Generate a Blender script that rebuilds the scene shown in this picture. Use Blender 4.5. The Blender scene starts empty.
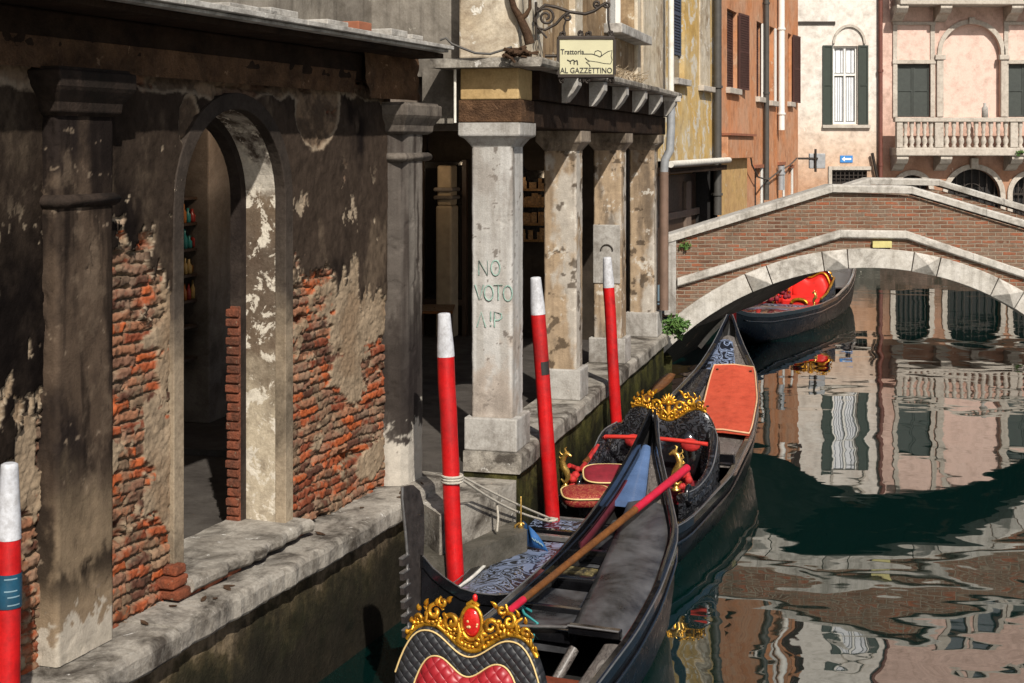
import bpy, math, random
import numpy as np
from mathutils import Vector, Matrix

random.seed(7)
C = bpy.context.scene.collection
SC = bpy.context.scene
R = math.radians
PI = math.pi

# ------------------------------------------------------------------ camera, sky, sun, exposure
EYE = 3.6                                  # standing on a bridge, eye 3.6 m above the canal
FOC, CX, HZ = 1400.0, 512.0, 147.0
cam = bpy.data.cameras.new('camera')
cam.sensor_fit = 'HORIZONTAL'; cam.sensor_width = 36.0
cam.lens = FOC / 1024 * 36.0
cam.shift_y = -(341.5 - HZ) / 1024
cam.clip_start = 0.1; cam.clip_end = 500
camo = bpy.data.objects.new('camera', cam); C.objects.link(camo)
camo.location = (0, 0, EYE); camo.rotation_euler = (R(90), 0, 0)
SC.camera = camo

SUN_EL, SUN_AZ = 41.0, 16.0                # sun behind the viewer, a little to the right
world = bpy.data.worlds.new('World'); SC.world = world; world.use_nodes = True
wn = world.node_tree
sky = wn.nodes.new('ShaderNodeTexSky'); sky.sky_type = 'NISHITA'; sky.sun_disc = False
sky.sun_elevation = R(SUN_EL); sky.sun_rotation = R(180 - SUN_AZ)
sky.air_density = 1.0; sky.dust_density = 2.0
wn.links.new(sky.outputs[0], wn.nodes['Background'].inputs[0])
wn.nodes['Background'].inputs[1].default_value = 0.062
sun = bpy.data.lights.new('sun', 'SUN'); sun.energy = 4.2; sun.angle = R(0.6); sun.color = (1, 0.945, 0.86)
suno = bpy.data.objects.new('sun', sun); C.objects.link(suno)
sdir = Vector((math.sin(R(SUN_AZ)) * math.cos(R(SUN_EL)), -math.cos(R(SUN_AZ)) * math.cos(R(SUN_EL)), math.sin(R(SUN_EL))))
suno.rotation_euler = sdir.to_track_quat('Z', 'Y').to_euler(); suno.location = (6, -20, 25)
SC.view_settings.view_transform = 'Standard'; SC.view_settings.look = 'None'
SC.view_settings.gamma = 1.0; SC.view_settings.exposure = 0.40
SC.cycles.use_denoising = True
SC.cycles.max_bounces = 6; SC.cycles.diffuse_bounces = 3; SC.cycles.glossy_bounces = 4
SC.cycles.sample_clamp_indirect = 6

# ------------------------------------------------------------------ object helpers
WL = {}                                    # world location of every root
def wl(o):
    while o.parent: o = o.parent
    return WL.get(o.name, Vector((0, 0, 0)))
def tag(o, label=None, cat=None, group=None, kind=None):
    if label: o['label'] = label
    if cat: o['category'] = cat
    if group: o['group'] = group
    if kind: o['kind'] = kind
    return o
def thing(name, label, cat, loc=(0, 0, 0), group=None):
    o = bpy.data.objects.new(name, None); C.objects.link(o)
    o.location = loc; o.empty_display_size = 0.2
    WL[o.name] = Vector(loc)
    return tag(o, label, cat, group)

class MB:
    """collects boxes, tubes, lofts; build() links them as ONE mesh object"""
    def __init__(s): s.v = []; s.f = []; s.sm = []; s.mi = []; s.m = 0
    def add(s, vs, fs, smooth=False):
        n = len(s.v); s.v += [tuple(v) for v in vs]
        for f in fs: s.f.append(tuple(i + n for i in f)); s.sm.append(smooth); s.mi.append(s.m)
        return s
    def box(s, c, size, ax=None, smooth=False):
        c = Vector(c); hx, hy, hz = size[0]/2, size[1]/2, size[2]/2
        X, Y, Z = ax if ax else (Vector((1,0,0)), Vector((0,1,0)), Vector((0,0,1)))
        vs = [c + X*(hx*i) + Y*(hy*j) + Z*(hz*k) for i in (-1,1) for j in (-1,1) for k in (-1,1)]
        return s.add(vs, [(0,1,3,2),(4,6,7,5),(0,4,5,1),(2,3,7,6),(0,2,6,4),(1,5,7,3)], smooth)
    def bx(s, fr, u0, u1, w0, w1, z0, z1):
        """box in a wall frame: along u, out w, up z"""
        vs = [fr(u, w, z) for u in (u0,u1) for w in (w0,w1) for z in (z0,z1)]
        return s.add(vs, [(0,1,3,2),(4,6,7,5),(0,4,5,1),(2,3,7,6),(0,2,6,4),(1,5,7,3)])
    def prism(s, a, b, smooth=False):
        """a, b: two matching closed outlines"""
        n = len(a); vs = list(a) + list(b)
        fs = [tuple(range(n))[::-1], tuple(range(n, 2*n))]
        s.add(vs, fs); 
        s.add(vs, [(i, (i+1) % n, n + (i+1) % n, n + i) for i in range(n)], smooth)
        return s
    def loft(s, rings, closed=True, caps=True, smooth=True):
        n = len(rings[0]); vs = [p for r in rings for p in r]; fs = []
        for k in range(len(rings)-1):
            for i in range(n if closed else n-1):
                j = (i+1) % n
                fs.append((k*n+i, k*n+j, (k+1)*n+j, (k+1)*n+i))
        s.add(vs, fs, smooth)
        if caps and closed:
            s.add(rings[0], [tuple(range(n))[::-1]]); s.add(rings[-1], [tuple(range(n))])
        return s
    def tube(s, pts, r, n=8, caps=True, flat=1.0, up=None):
        pts = [Vector(p) for p in pts]; m = len(pts)
        rs = r if isinstance(r, (list, tuple)) else [r]*m
        rings = []; prev = None
        for i, p in enumerate(pts):
            t = (pts[min(i+1, m-1)] - pts[max(i-1, 0)])
            t = t.normalized() if t.length > 1e-9 else Vector((0,0,1))
            if prev is None:
                h = Vector(up) if up else (Vector((0,0,1)) if abs(t.z) < .9 else Vector((1,0,0)))
            else: h = prev
            a = (h - t*h.dot(t)); a = a.normalized() if a.length > 1e-6 else t.orthogonal().normalized()
            prev = a; b = t.cross(a)
            rings.append([p + a*(math.cos(2*PI*k/n)*rs[i]) + b*(math.sin(2*PI*k/n)*rs[i]*flat) for k in range(n)])
        return s.loft(rings, True, caps)
    def lathe(s, prof, c, n=16, ax=None):
        c = Vector(c); X, Y, Z = ax if ax else (Vector((1,0,0)), Vector((0,1,0)), Vector((0,0,1)))
        return s.loft([[c + Z*z + X*(r*math.cos(2*PI*k/n)) + Y*(r*math.sin(2*PI*k/n)) for k in range(n)] for r, z in prof])
    def ball(s, c, r, n=8, sq=(1,1,1)):
        c = Vector(c); rings = []
        for i in range(n+1):
            t = PI*i/n; rr = max(math.sin(t), .001)
            rings.append([c + Vector((r*sq[0]*rr*math.cos(2*PI*k/(n+2)), r*sq[1]*rr*math.sin(2*PI*k/(n+2)), -r*sq[2]*math.cos(t))) for k in range(n+2)])
        return s.loft(rings)
    def build(s, name, mats, parent=None, bevel=0, label=None, cat=None, group=None, kind=None, origin=None, fixn=True):
        vs = [Vector(v) for v in s.v]
        if parent is not None: off = wl(parent)
        elif origin == 'zero': off = Vector((0,0,0))
        elif origin is not None: off = Vector(origin)
        else:
            zmin = min(v.z for v in vs)
            off = Vector((sum(v.x for v in vs)/len(vs), sum(v.y for v in vs)/len(vs), zmin))
        me = bpy.data.meshes.new(name)
        me.from_pydata([v - off for v in vs], [], s.f)
        me.polygons.foreach_set('use_smooth', s.sm)
        for m in (mats if isinstance(mats, (list, tuple)) else [mats]): me.materials.append(m)
        if any(s.mi): me.polygons.foreach_set('material_index', s.mi)
        me.update()
        if fixn:
            import bmesh
            b = bmesh.new(); b.from_mesh(me); bmesh.ops.recalc_face_normals(b, faces=b.faces); b.to_mesh(me); b.free()
        o = bpy.data.objects.new(name, me); C.objects.link(o)
        if parent is not None: o.parent = parent
        else: o.location = off; WL[o.name] = off
        if bevel:
            bv = o.modifiers.new('bevel', 'BEVEL'); bv.width = bevel; bv.segments = 2; bv.limit_method = 'ANGLE'; bv.angle_limit = R(35)
        return tag(o, label, cat, group, kind)

def children(o): return [c for c in bpy.data.objects if c.parent == o]
def copy_tree(o, parent=None):
    c = o.copy(); C.objects.link(c); c.parent = parent
    for ch in children(o): copy_tree(ch, c)
    return c

class Frame:
    """a vertical wall plane: origin, direction u along the wall, w outwards"""
    def __init__(s, ox, oy, ang, flip=1):
        s.o = Vector((ox, oy, 0)); s.d = Vector((math.sin(R(ang)), math.cos(R(ang)), 0))
        s.n = Vector((s.d.y, -s.d.x, 0)) * flip
    def __call__(s, u, w, z): return s.o + s.d*u + s.n*w + Vector((0,0,z))
    def ux(s, px, w=0):
        """position along the wall seen in image column px"""
        k = (px - CX)/FOC; o = s.o + s.n*w
        return (k*o.y - o.x)/(s.d.x - k*s.d.y)
    def uz(s, px, py, w=0):
        u = s.ux(px, w); Y = (s.o + s.n*w + s.d*u).y
        return u, EYE - (py - HZ)*Y/FOC
def gp(px, py, z):
    Y = FOC*(EYE - z)/(py - HZ); return Vector(((px - CX)/FOC*Y, Y, z))
def yp(px, py, Y): return Vector(((px - CX)/FOC*Y, Y, EYE - (py - HZ)/FOC*Y))
# ------------------------------------------------------------------ materials (all procedural)
def newmat(name):
    m = bpy.data.materials.new(name); m.use_nodes = True
    return m, m.node_tree, m.node_tree.nodes['Principled BSDF']
class NT:
    def __init__(s, nt): s.t = nt
    def n(s, typ, **kw):
        x = s.t.nodes.new('ShaderNode' + typ)
        for k, v in kw.items():
            if hasattr(x, k): setattr(x, k, v)
            else: x.inputs[k.replace('_', ' ')].default_value = v
        return x
    def l(s, a, b): s.t.links.new(a, b)
    def noise(s, vec, scale, detail=6, rough=.6, dist=0):
        x = s.n('TexNoise'); x.inputs['Scale'].default_value = scale; x.inputs['Detail'].default_value = detail
        x.inputs['Roughness'].default_value = rough; x.inputs['Distortion'].default_value = dist
        s.l(vec, x.inputs['Vector']); return x.outputs['Fac']
    def ramp(s, fac, stops, interp='LINEAR'):
        x = s.n('ValToRGB'); x.color_ramp.interpolation = interp
        e = x.color_ramp.elements
        while len(e) < len(stops): e.new(.5)
        for i, (p, c) in enumerate(stops):
            e[i].position = p; e[i].color = (*c, 1) if len(c) == 3 else c
        s.l(fac, x.inputs[0]); return x.outputs[0]
    def rng(s, fac, a, b, c=0., d=1.):
        x = s.n('MapRange'); x.inputs[1].default_value = a; x.inputs[2].default_value = b
        x.inputs[3].default_value = c; x.inputs[4].default_value = d; s.l(fac, x.inputs[0]); return x.outputs[0]
    def mix(s, fac, a, b, mode='MIX'):
        x = s.n('MixRGB', blend_type=mode)
        for i, v in ((0, fac), (1, a), (2, b)):
            if isinstance(v, (int, float)): x.inputs[i].default_value = v
            elif isinstance(v, tuple): x.inputs[i].default_value = (*v, 1)
            else: s.l(v, x.inputs[i])
        return x.outputs[0]
    def math(s, op, a, b=0.):
        x = s.n('Math', operation=op)
        for i, v in ((0, a), (1, b)):
            if isinstance(v, (int, float)): x.inputs[i].default_value = v
            else: s.l(v, x.inputs[i])
        return x.outputs[0]
    def vec(s, world=True):
        if world: return s.n('NewGeometry').outputs['Position']
        return s.n('TexCoord').outputs['Object']
    def scale(s, v, k):
        x = s.n('Mapping'); x.inputs['Scale'].default_value = k; s.l(v, x.inputs['Vector']); return x.outputs[0]
    def bump(s, h, strength, dist=.02, nrm=None):
        x = s.n('Bump'); x.inputs['Strength'].default_value = strength; x.inputs['Distance'].default_value = dist
        s.l(h, x.inputs['Height'])
        if nrm is not None: s.l(nrm, x.inputs['Normal'])
        return x.outputs[0]

def weather(name, base, alt=None, dark=None, scale=2.5, dark_amt=.5, dark_thr=.55, light=None, light_thr=.66, rough=.85,
            bump=.35, streak=.0, world=True, metal=0., zones=None, fine=60, bdist=.015, spec=.1):
    """weathered surface: two tones, blotches of stain, chips of a lighter layer, run marks, coloured zones by height"""
    m, t, p = newmat(name); N = NT(t); v = N.vec(world)
    alt = alt or tuple(c*.75 for c in base)
    col = N.mix(N.rng(N.noise(v, scale, 8, .65), .35, .65), base, alt)
    if zones:
        zz = N.n('SeparateXYZ'); N.l(v, zz.inputs[0])
        z = N.math('ADD', zz.outputs[2], N.rng(N.noise(v, 2.2, 7, .65), 0, 1, -.55, .55))
        lo, hi = zones[0][0], zones[-1][0]
        zc = N.ramp(N.rng(z, lo, hi), [((a-lo)/(hi-lo), c) for a, c in zones])
        col = N.mix(N.rng(N.noise(v, scale*1.7, 8, .7), .3, .7, .8, 1.0), col, zc)
        col = N.mix(N.rng(N.noise(v, scale*6, 8, .7), .42, .7, 0, .45), col, N.mix(1.0, col, (.45,.42,.4), 'MULTIPLY'))
    if dark:
        f = N.rng(N.noise(v, scale*.55, 10, .72, .6), dark_thr-.06, dark_thr+.1, 0, dark_amt)
        col = N.mix(f, col, dark)
    if streak:
        sv = N.scale(v, (7, 7, .35))
        f = N.rng(N.noise(sv, 1.6, 6, .6), .5, .72, 0, streak)
        col = N.mix(f, col, dark or tuple(c*.4 for c in base))
    if light:
        f = N.rng(N.noise(v, scale*2.6, 10, .72, .4), light_thr-.015, light_thr+.015)
        col = N.mix(f, col, light)
    g = N.noise(v, fine, 4, .6)
    col = N.mix(N.rng(g, .3, .7, .0, .45), col, N.mix(1.0, col, (.55,.52,.49), 'MULTIPLY'))
    col = N.mix(N.rng(N.noise(v, scale*3.7, 9, .72), .47, .72, 0, .6), col, N.mix(1.0, col, (.42,.39,.36), 'MULTIPLY'))
    N.l(col, p.inputs['Base Color'])
    N.l(N.rng(N.noise(v, scale*2, 4), .3, .7, max(rough-.12, .02), min(rough+.1, 1)), p.inputs['Roughness'])
    p.inputs['Metallic'].default_value = metal; p.inputs['Specular IOR Level'].default_value = spec
    if bump:
        h = N.math('ADD', N.math('MULTIPLY', g, .35), N.noise(v, scale*5, 8, .7))
        N.l(N.bump(h, bump, bdist), p.inputs['Normal'])
    return m

def simple(name, col, rough=.5, metal=0., var=.15, world=False, bump=0., scale=8, spec=.5, coat=0.):
    m, t, p = newmat(name); N = NT(t); v = N.vec(world)
    f = N.rng(N.noise(v, scale, 6, .65), .3, .7)
    N.l(N.mix(f, tuple(min(1, c*(1+var)) for c in col), tuple(c*(1-var*1.6) for c in col)), p.inputs['Base Color'])
    N.l(N.rng(N.noise(v, scale*3, 5), .3, .7, max(.03, rough-.1), min(1, rough+.12)), p.inputs['Roughness'])
    p.inputs['Metallic'].default_value = metal; p.inputs['Specular IOR Level'].default_value = spec
    p.inputs['Coat Weight'].default_value = coat; p.inputs['Coat Roughness'].default_value = .08
    if bump: N.l(N.bump(N.noise(v, scale*6, 6), bump, .01), p.inputs['Normal'])
    return m

def brick(name, d, cols, mortar, bw=.25, bh=.065, plaster=None, plaster_thr=.6, dark=None, bump=.8):
    """brick wall on a vertical face that runs along direction d"""
    m, t, p = newmat(name); N = NT(t); v = N.vec(True)
    dp = N.n('VectorMath', operation='DOT_PRODUCT'); N.l(v, dp.inputs[0]); dp.inputs[1].default_value = tuple(d)
    sz = N.n('SeparateXYZ'); N.l(v, sz.inputs[0])
    cv = N.n('CombineXYZ'); N.l(dp.outputs['Value'], cv.inputs[0]); N.l(sz.outputs[2], cv.inputs[1])
    wob = N.n('TexNoise'); wob.inputs['Scale'].default_value = 5; N.l(v, wob.inputs['Vector'])
    ad = N.n('VectorMath', operation='MULTIPLY_ADD'); N.l(wob.outputs['Color'], ad.inputs[0]); ad.inputs[1].default_value = (.02,.02,0); N.l(cv.outputs[0], ad.inputs[2])
    b = N.n('TexBrick'); N.l(ad.outputs[0], b.inputs['Vector'])
    b.inputs['Scale'].default_value = 1; b.inputs['Brick Width'].default_value = bw; b.inputs['Row Height'].default_value = bh
    b.inputs['Mortar Size'].default_value = .009; b.inputs['Mortar Smooth'].default_value = .4
    b.inputs['Color1'].default_value = (0,0,0,1); b.inputs['Color2'].default_value = (1,1,1,1); b.inputs['Mortar'].default_value = (.5,.5,.5,1)
    k = len(cols)
    rnd = N.math('ADD', N.math('MULTIPLY', b.outputs['Color'], .62), N.rng(N.noise(v, 3, 5), .3, .7, 0, .38))
    bc = N.ramp(rnd, [(i/(k-1), c) for i, c in enumerate(cols)])
    bc = N.mix(N.rng(N.noise(v, 30, 6, .7), .35, .7, 0, .5), bc, N.mix(1., bc, (.5,.45,.42), 'MULTIPLY'))
    col = N.mix(N.math('MAXIMUM', N.rng(b.outputs['Fac'], .2, .8), N.rng(N.noise(v, 9, 8, .7), .56, .66, 0, .75)), bc, mortar)
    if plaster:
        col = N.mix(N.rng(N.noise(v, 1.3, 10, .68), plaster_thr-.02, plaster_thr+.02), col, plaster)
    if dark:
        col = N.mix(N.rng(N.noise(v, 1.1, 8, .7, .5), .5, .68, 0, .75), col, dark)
    N.l(col, p.inputs['Base Color']); p.inputs['Roughness'].default_value = .9; p.inputs['Specular IOR Level'].default_value = .2
    h = N.math('ADD', N.math('MULTIPLY', b.outputs['Fac'], -1.0), N.math('MULTIPLY', N.noise(v, 24, 8, .7), .9))
    N.l(N.bump(h, bump, .012), p.inputs['Normal'])
    return m

M = {}
# quay building
M['col_attr'], _t, _p = newmat('old_wall_layers')
N = NT(_t); _v = N.vec()
_a = N.n('Attribute'); _a.attribute_name = 'Col'
_g = N.noise(_v, 90, 5, .7)
N.l(N.mix(N.rng(_g, .3, .75, 0, .5), _a.outputs['Color'], N.mix(1., _a.outputs['Color'], (.5,.48,.46), 'MULTIPLY')), _p.inputs['Base Color'])
_p.inputs['Roughness'].default_value = .95; _p.inputs['Specular IOR Level'].default_value = .03
N.l(N.bump(N.math('ADD', _g, N.noise(_v, 30, 6, .7)), .5, .008), _p.inputs['Normal'])
M['dark_plaster'] = weather('dark_coat_plaster', (.055,.042,.034), (.028,.021,.018), (.015,.011,.01), 3, .7, .50, (.30,.24,.18), .70, bump=.5, streak=.3)
M['pilaster'] = weather('dark_pilaster', (.09,.072,.06), (.06,.048,.042), (.014,.011,.009), 3, .8, .49, (.17,.125,.09), .68, bump=.5, streak=.5,
    zones=[(.9,(.42,.36,.29)),(1.2,(.30,.235,.165)),(1.55,(.15,.11,.08)),(1.9,(.05,.038,.03)),(2.6,(.085,.062,.045)),(3.2,(.06,.042,.032)),(4.0,(.035,.024,.018))])  # pale at the foot, darker further up
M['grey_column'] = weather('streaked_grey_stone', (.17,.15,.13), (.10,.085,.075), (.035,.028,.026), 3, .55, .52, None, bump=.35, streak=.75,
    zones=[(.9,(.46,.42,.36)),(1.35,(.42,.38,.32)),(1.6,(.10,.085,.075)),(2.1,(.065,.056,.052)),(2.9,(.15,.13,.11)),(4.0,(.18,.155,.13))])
M['reveal'] = weather('peeling_plaster_sun_patch', (.46,.41,.33), (.36,.31,.24), (.10,.075,.055), 2.6, .6, .56, (.66,.60,.50), .545, bump=.6,
    zones=[(.9,(.56,.48,.36)),(1.9,(.52,.44,.32)),(2.15,(.15,.105,.07)),(2.9,(.10,.07,.05)),(3.3,(.16,.11,.07)),(3.42,(.60,.55,.47)),(3.62,(.60,.55,.47)),(3.7,(.07,.05,.04)),(4,(.05,.04,.03))])  # pale band near the arch top is a sun patch put into the colour
M['istrian'] = weather('worn_white_stone', (.42,.39,.34), (.25,.225,.19), (.045,.037,.03), 4, .9, .515, (.56,.54,.50), .64, bump=.55, streak=.12, bdist=.02)
M['white_stone'] = weather('weathered_white_stone', (.47,.455,.425), (.37,.35,.32), (.13,.11,.09), 3, .7, .55, (.55,.54,.52), .67, bump=.35, streak=.5)
M['column_stone'] = weather('brownish_stone', (.36,.30,.235), (.21,.17,.13), (.06,.047,.036), 2.4, .85, .50, (.52,.49,.44), .655, bump=.45, streak=.65)
M['wet_wall'] = weather('algae_wall_brightened_top', (.20,.15,.10), (.12,.09,.06), (.02,.017,.012), 2.2, .8, .5, None, bump=1., streak=.7,
    zones=[(0,(.004,.005,.003)),(.35,(.007,.008,.005)),(.52,(.016,.017,.008)),(.66,(.07,.056,.028)),(.78,(.27,.205,.13)),(1.2,(.36,.28,.19))])  # pale top offsets the ledge's shade in colour; dark below mixes algae and shade
M['mossy_wall'] = weather('mossy_wall', (.13,.11,.055), (.05,.048,.018), (.010,.010,.005), 4.5, .9, .49, (.22,.2,.13), .68, bump=1., streak=.3,
    zones=[(0,(.004,.005,.003)),(.35,(.008,.009,.004)),(.6,(.035,.036,.012)),(.82,(.085,.082,.020)),(1.0,(.12,.105,.04)),(1.2,(.24,.19,.13))])
M['wet_step'] = weather('wet_dark_stone', (.16,.145,.12), (.10,.09,.075), (.03,.03,.022), 3, .6, .52, None, rough=.55, bump=.4)
M['beam'] = weather('shade_darkened_timber', (.040,.023,.014), (.022,.013,.008), (.007,.005,.004), 3, .6, .52, (.2,.12,.07), .72, bump=.7)  # dark timber blackened further to deepen the shade under the eave
M['broken'] = weather('broken_brown_plaster', (.19,.105,.055), (.08,.045,.027), (.02,.013,.009), 3, .6, .54, (.32,.2,.12), .64, bump=1., bdist=.03)
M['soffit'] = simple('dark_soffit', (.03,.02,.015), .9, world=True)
M['roof_stone'] = weather('roof_edge_stone', (.55,.53,.49), (.36,.34,.31), (.08,.07,.06), 5, .6, .55, None, bump=.5)
M['terracotta'] = simple('terracotta', (.28,.10,.05), .85, world=True, bump=.4)
M['upper_plaster'] = weather('stained_grey_plaster', (.36,.33,.28), (.24,.215,.185), (.07,.06,.05), 1.2, .7, .5, (.45,.42,.36), .66, bump=.3, streak=.6)
M['cream'] = weather('stained_cream_plaster', (.66,.60,.49), (.56,.47,.34), (.18,.12,.07), 2.0, .75, .54, (.72,.69,.62), .60, bump=.4, streak=.4)
M['ochre_old'] = weather('ochre_plaster', (.46,.31,.14), (.50,.36,.18), (.22,.13,.06), 2, .5, .58, (.6,.55,.46), .66, bump=.3)
M['brown_wall'] = weather('water_stained_brown_plaster', (.42,.31,.19), (.30,.20,.11), (.10,.06,.035), 1.8, .7, .52, (.58,.51,.40), .60, bump=.35, streak=.7)
M['paving'] = weather('dark_paving', (.10,.09,.08), (.07,.062,.056), (.03,.026,.024), 2, .5, .52, None, rough=.6, bump=.3)
M['inner_wall'] = weather('dim_inner_plaster', (.26,.22,.185), (.19,.155,.125), (.05,.04,.03), 1.5, .6, .52, (.3,.25,.2), .66, bump=.3)
M['shop_glass'] = simple('dark_shop_glass', (.012,.010,.009), .06, var=.2, world=True, spec=.7)
M['shop_wood'] = simple('brown_shop_wood', (.05,.028,.016), .5, world=True, bump=.3)
def emit(name, col, s):
    m, t, p = newmat(name); N = NT(t)
    p.inputs['Base Color'].default_value = (*col, 1)
    p.inputs['Emission Color'].default_value = (*col, 1); p.inputs['Emission Strength'].default_value = s; return m
M['goods'] = simple('gilded_goods', (.20,.10,.03), .35, .3, var=.5, scale=40, world=True)
M['added_lamp'] = emit('warm_added_lamp', (1, .55, .2), 3.0)
# bridge
BRC = [(.075,.045,.032),(.16,.075,.045),(.22,.115,.07),(.18,.125,.09),(.30,.095,.045),(.27,.195,.14)]
M['bridge_brick'] = brick('bridge_brick', (1,0,0), BRC, (.27,.215,.16), .19, .053, dark=(.085,.066,.045), bump=1.2)
M['bridge_stone'] = weather('grey_white_coping_stone', (.58,.555,.51), (.47,.44,.39), (.11,.095,.075), 3.5, .7, .57, (.62,.60,.57), .66, bump=.5, streak=.35)
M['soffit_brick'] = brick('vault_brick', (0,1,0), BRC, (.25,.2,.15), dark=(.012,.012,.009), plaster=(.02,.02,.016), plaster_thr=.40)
M['yellow_plate'] = simple('yellow_plate', (.50,.44,.17), .6, world=True)
# canal houses
M['yellow_plaster'] = weather('peeling_yellow_plaster', (.60,.38,.11), (.60,.48,.28), (.20,.13,.07), .9, .6, .56, (.64,.59,.49), .55, bump=.3, streak=.3)
M['orange_plaster'] = weather('peeling_orange_plaster', (.60,.25,.11), (.56,.33,.21), (.26,.10,.05), 1.1, .5, .6, (.60,.38,.25), .60, bump=.25, streak=.35)
M['tan_plaster'] = weather('tan_plaster', (.58,.38,.16), (.52,.33,.16), (.28,.16,.08), 1.6, .5, .58, (.6,.5,.38), .62, bump=.3, streak=.4)
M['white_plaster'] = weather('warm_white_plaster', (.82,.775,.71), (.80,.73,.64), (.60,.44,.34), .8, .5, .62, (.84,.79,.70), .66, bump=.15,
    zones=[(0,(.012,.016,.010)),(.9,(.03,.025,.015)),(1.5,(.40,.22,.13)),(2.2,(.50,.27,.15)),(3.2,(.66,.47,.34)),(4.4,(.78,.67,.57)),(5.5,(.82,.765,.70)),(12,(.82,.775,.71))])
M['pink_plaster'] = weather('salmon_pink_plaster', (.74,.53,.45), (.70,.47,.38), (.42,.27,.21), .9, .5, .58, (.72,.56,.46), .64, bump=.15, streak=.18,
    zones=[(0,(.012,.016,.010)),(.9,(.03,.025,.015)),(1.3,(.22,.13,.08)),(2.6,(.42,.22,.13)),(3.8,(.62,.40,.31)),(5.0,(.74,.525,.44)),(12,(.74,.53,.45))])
M['pink_light'] = weather('pale_pink_plaster', (.76,.57,.49), (.73,.53,.45), None, 1.0, bump=.12)
M['pal_stone'] = weather('palazzo_stone', (.58,.53,.46), (.47,.42,.36), (.22,.18,.15), 3, .5, .6, None, bump=.25, streak=.2)
M['shut_green'] = simple('dark_green_paint', (.022,.032,.022), .55, world=True)
M['shut_grey'] = simple('dark_grey_green_paint', (.035,.042,.036), .6, world=True)
M['shut_brown'] = simple('dark_red_brown_paint', (.065,.022,.016), .6, world=True)
M['shut_blue'] = simple('dark_blue_paint', (.03,.05,.085), .6, world=True)
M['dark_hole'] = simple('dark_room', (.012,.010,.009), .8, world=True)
M['pane'] = simple('window_glass', (.10,.11,.12), .08, world=True, spec=.8)
M['curtain'] = simple('white_curtain', (.72,.73,.76), .9, world=True, scale=3, var=.08)
M['frame_white'] = simple('white_paint', (.72,.70,.65), .5, world=True, var=.05)
M['pipe_grey'] = simple('grey_pipe', (.30,.31,.32), .55, .2, world=True)
M['pipe_white'] = simple('white_pipe', (.66,.63,.56), .6, world=True)
M['pipe_dark'] = simple('dark_pipe', (.06,.055,.048), .6, world=True)
M['pipe_rust'] = simple('brown_pipe', (.14,.045,.03), .6, world=True)
M['iron'] = simple('wrought_iron', (.035,.026,.02), .55, .4, world=True)
M['sign_blue'] = simple('sign_blue', (.03,.20,.52), .5, world=True, var=.05)
M['sign_white'] = simple('sign_white', (.8,.8,.8), .5, world=True, var=.03)
M['sign_cream'] = simple('sign_cream', (.50,.47,.30), .5, world=True, var=.06, scale=3)
M['sign_ink'] = simple('sign_ink', (.02,.018,.016), .6, world=True)
M['graffiti'] = simple('faded_green_spray', (.27,.40,.34), .9, world=True, var=.35, scale=25)
M['bark'] = weather('dark_dead_bark', (.10,.06,.035), (.07,.04,.025), (.03,.02,.015), 10, .5, .5, None, bump=.8)
def leafmat(name, a, b):
    m, t, p = newmat(name); N = NT(t); v = N.vec()
    N.l(N.mix(N.rng(N.noise(v, 14, 3), .35, .65), a, b), p.inputs['Base Color']); p.inputs['Roughness'].default_value = .6
    return m
M['leaf'] = leafmat('ivy_leaf', (.045,.11,.02), (.09,.17,.035))
M['dry_leaf'] = leafmat('dry_twigs', (.25,.18,.10), (.40,.33,.24))
# boats
def lacquer(name, col=(.006,.006,.007), r=.16):
    return simple(name, col, r, var=.3, spec=.6, coat=.6, scale=5)
M['lacquer'] = lacquer('black_lacquer')
M['hull'] = simple('black_hull_paint', (.007,.007,.008), .3, var=.4, spec=.3, scale=4, bump=.08)
M['deck_black'], _t, _p = newmat('scuffed_black_deck'); N = NT(_t); _v = N.vec(False)
_f = N.rng(N.noise(_v, 1.6, 9, .68, .5), .42, .70)
N.l(N.mix(_f, (.013,.013,.014), (.12,.12,.125)), _p.inputs['Base Color'])
N.l(N.rng(_f, 0, 1, .27, .5), _p.inputs['Roughness']); N.l(N.bump(N.noise(N.scale(_v, (4,30,4)), 3, 5), .12, .01), _p.inputs['Normal'])
M['deck_sky_sheen'] = simple('lacquer_sky_reflection', (.09,.15,.29), .22, var=.2, spec=.6, coat=.4, scale=3)  # shiny lacquer; the sky's blue reflection is put into its colour
M['carved'], _t, _p = newmat('carved_blue_black_panel'); N = NT(_t); _v = N.vec(False)
_n1 = N.noise(N.scale(_v,(1,.75,1)), 7.5, 0.5, .4, 1.3)
_r = N.ramp(_n1, [(.30,(.16,.20,.30)),(.385,(.16,.20,.30)),(.395,(.006,.008,.013)),(.455,(.006,.008,.013)),(.465,(.22,.27,.38)),(.50,(.15,.19,.29)),(.51,(.006,.008,.013)),(.545,(.006,.008,.013)),(.555,(.20,.25,.36)),(.60,(.16,.20,.30)),(.61,(.008,.010,.016))])
N.l(_r, _p.inputs['Base Color']); _p.inputs['Roughness'].default_value = .35
N.l(N.bump(_n1, .8, .02), _p.inputs['Normal'])
M['carved_black'], _t, _p = newmat('carved_black_wood'); N = NT(_t); _v = N.vec(False)
_n1 = N.noise(_v, 15, 1.5, .5, 2.4)
_h = N.rng(_n1, .44, .54)
N.l(N.mix(_h, (.006,.006,.007), (.030,.031,.036)), _p.inputs['Base Color']); _p.inputs['Roughness'].default_value = .24; _p.inputs['Specular IOR Level'].default_value = .8
N.l(N.bump(_h, 1., .05), _p.inputs['Normal'])
M['gold'] = weather('gilded_carving', (.80,.43,.035), (.66,.31,.025), (.16,.07,.015), 14, .85, .54, (.9,.62,.16), .70, rough=.36, bump=.35, world=False, metal=.72, fine=120, bdist=.006, spec=.6)
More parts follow.
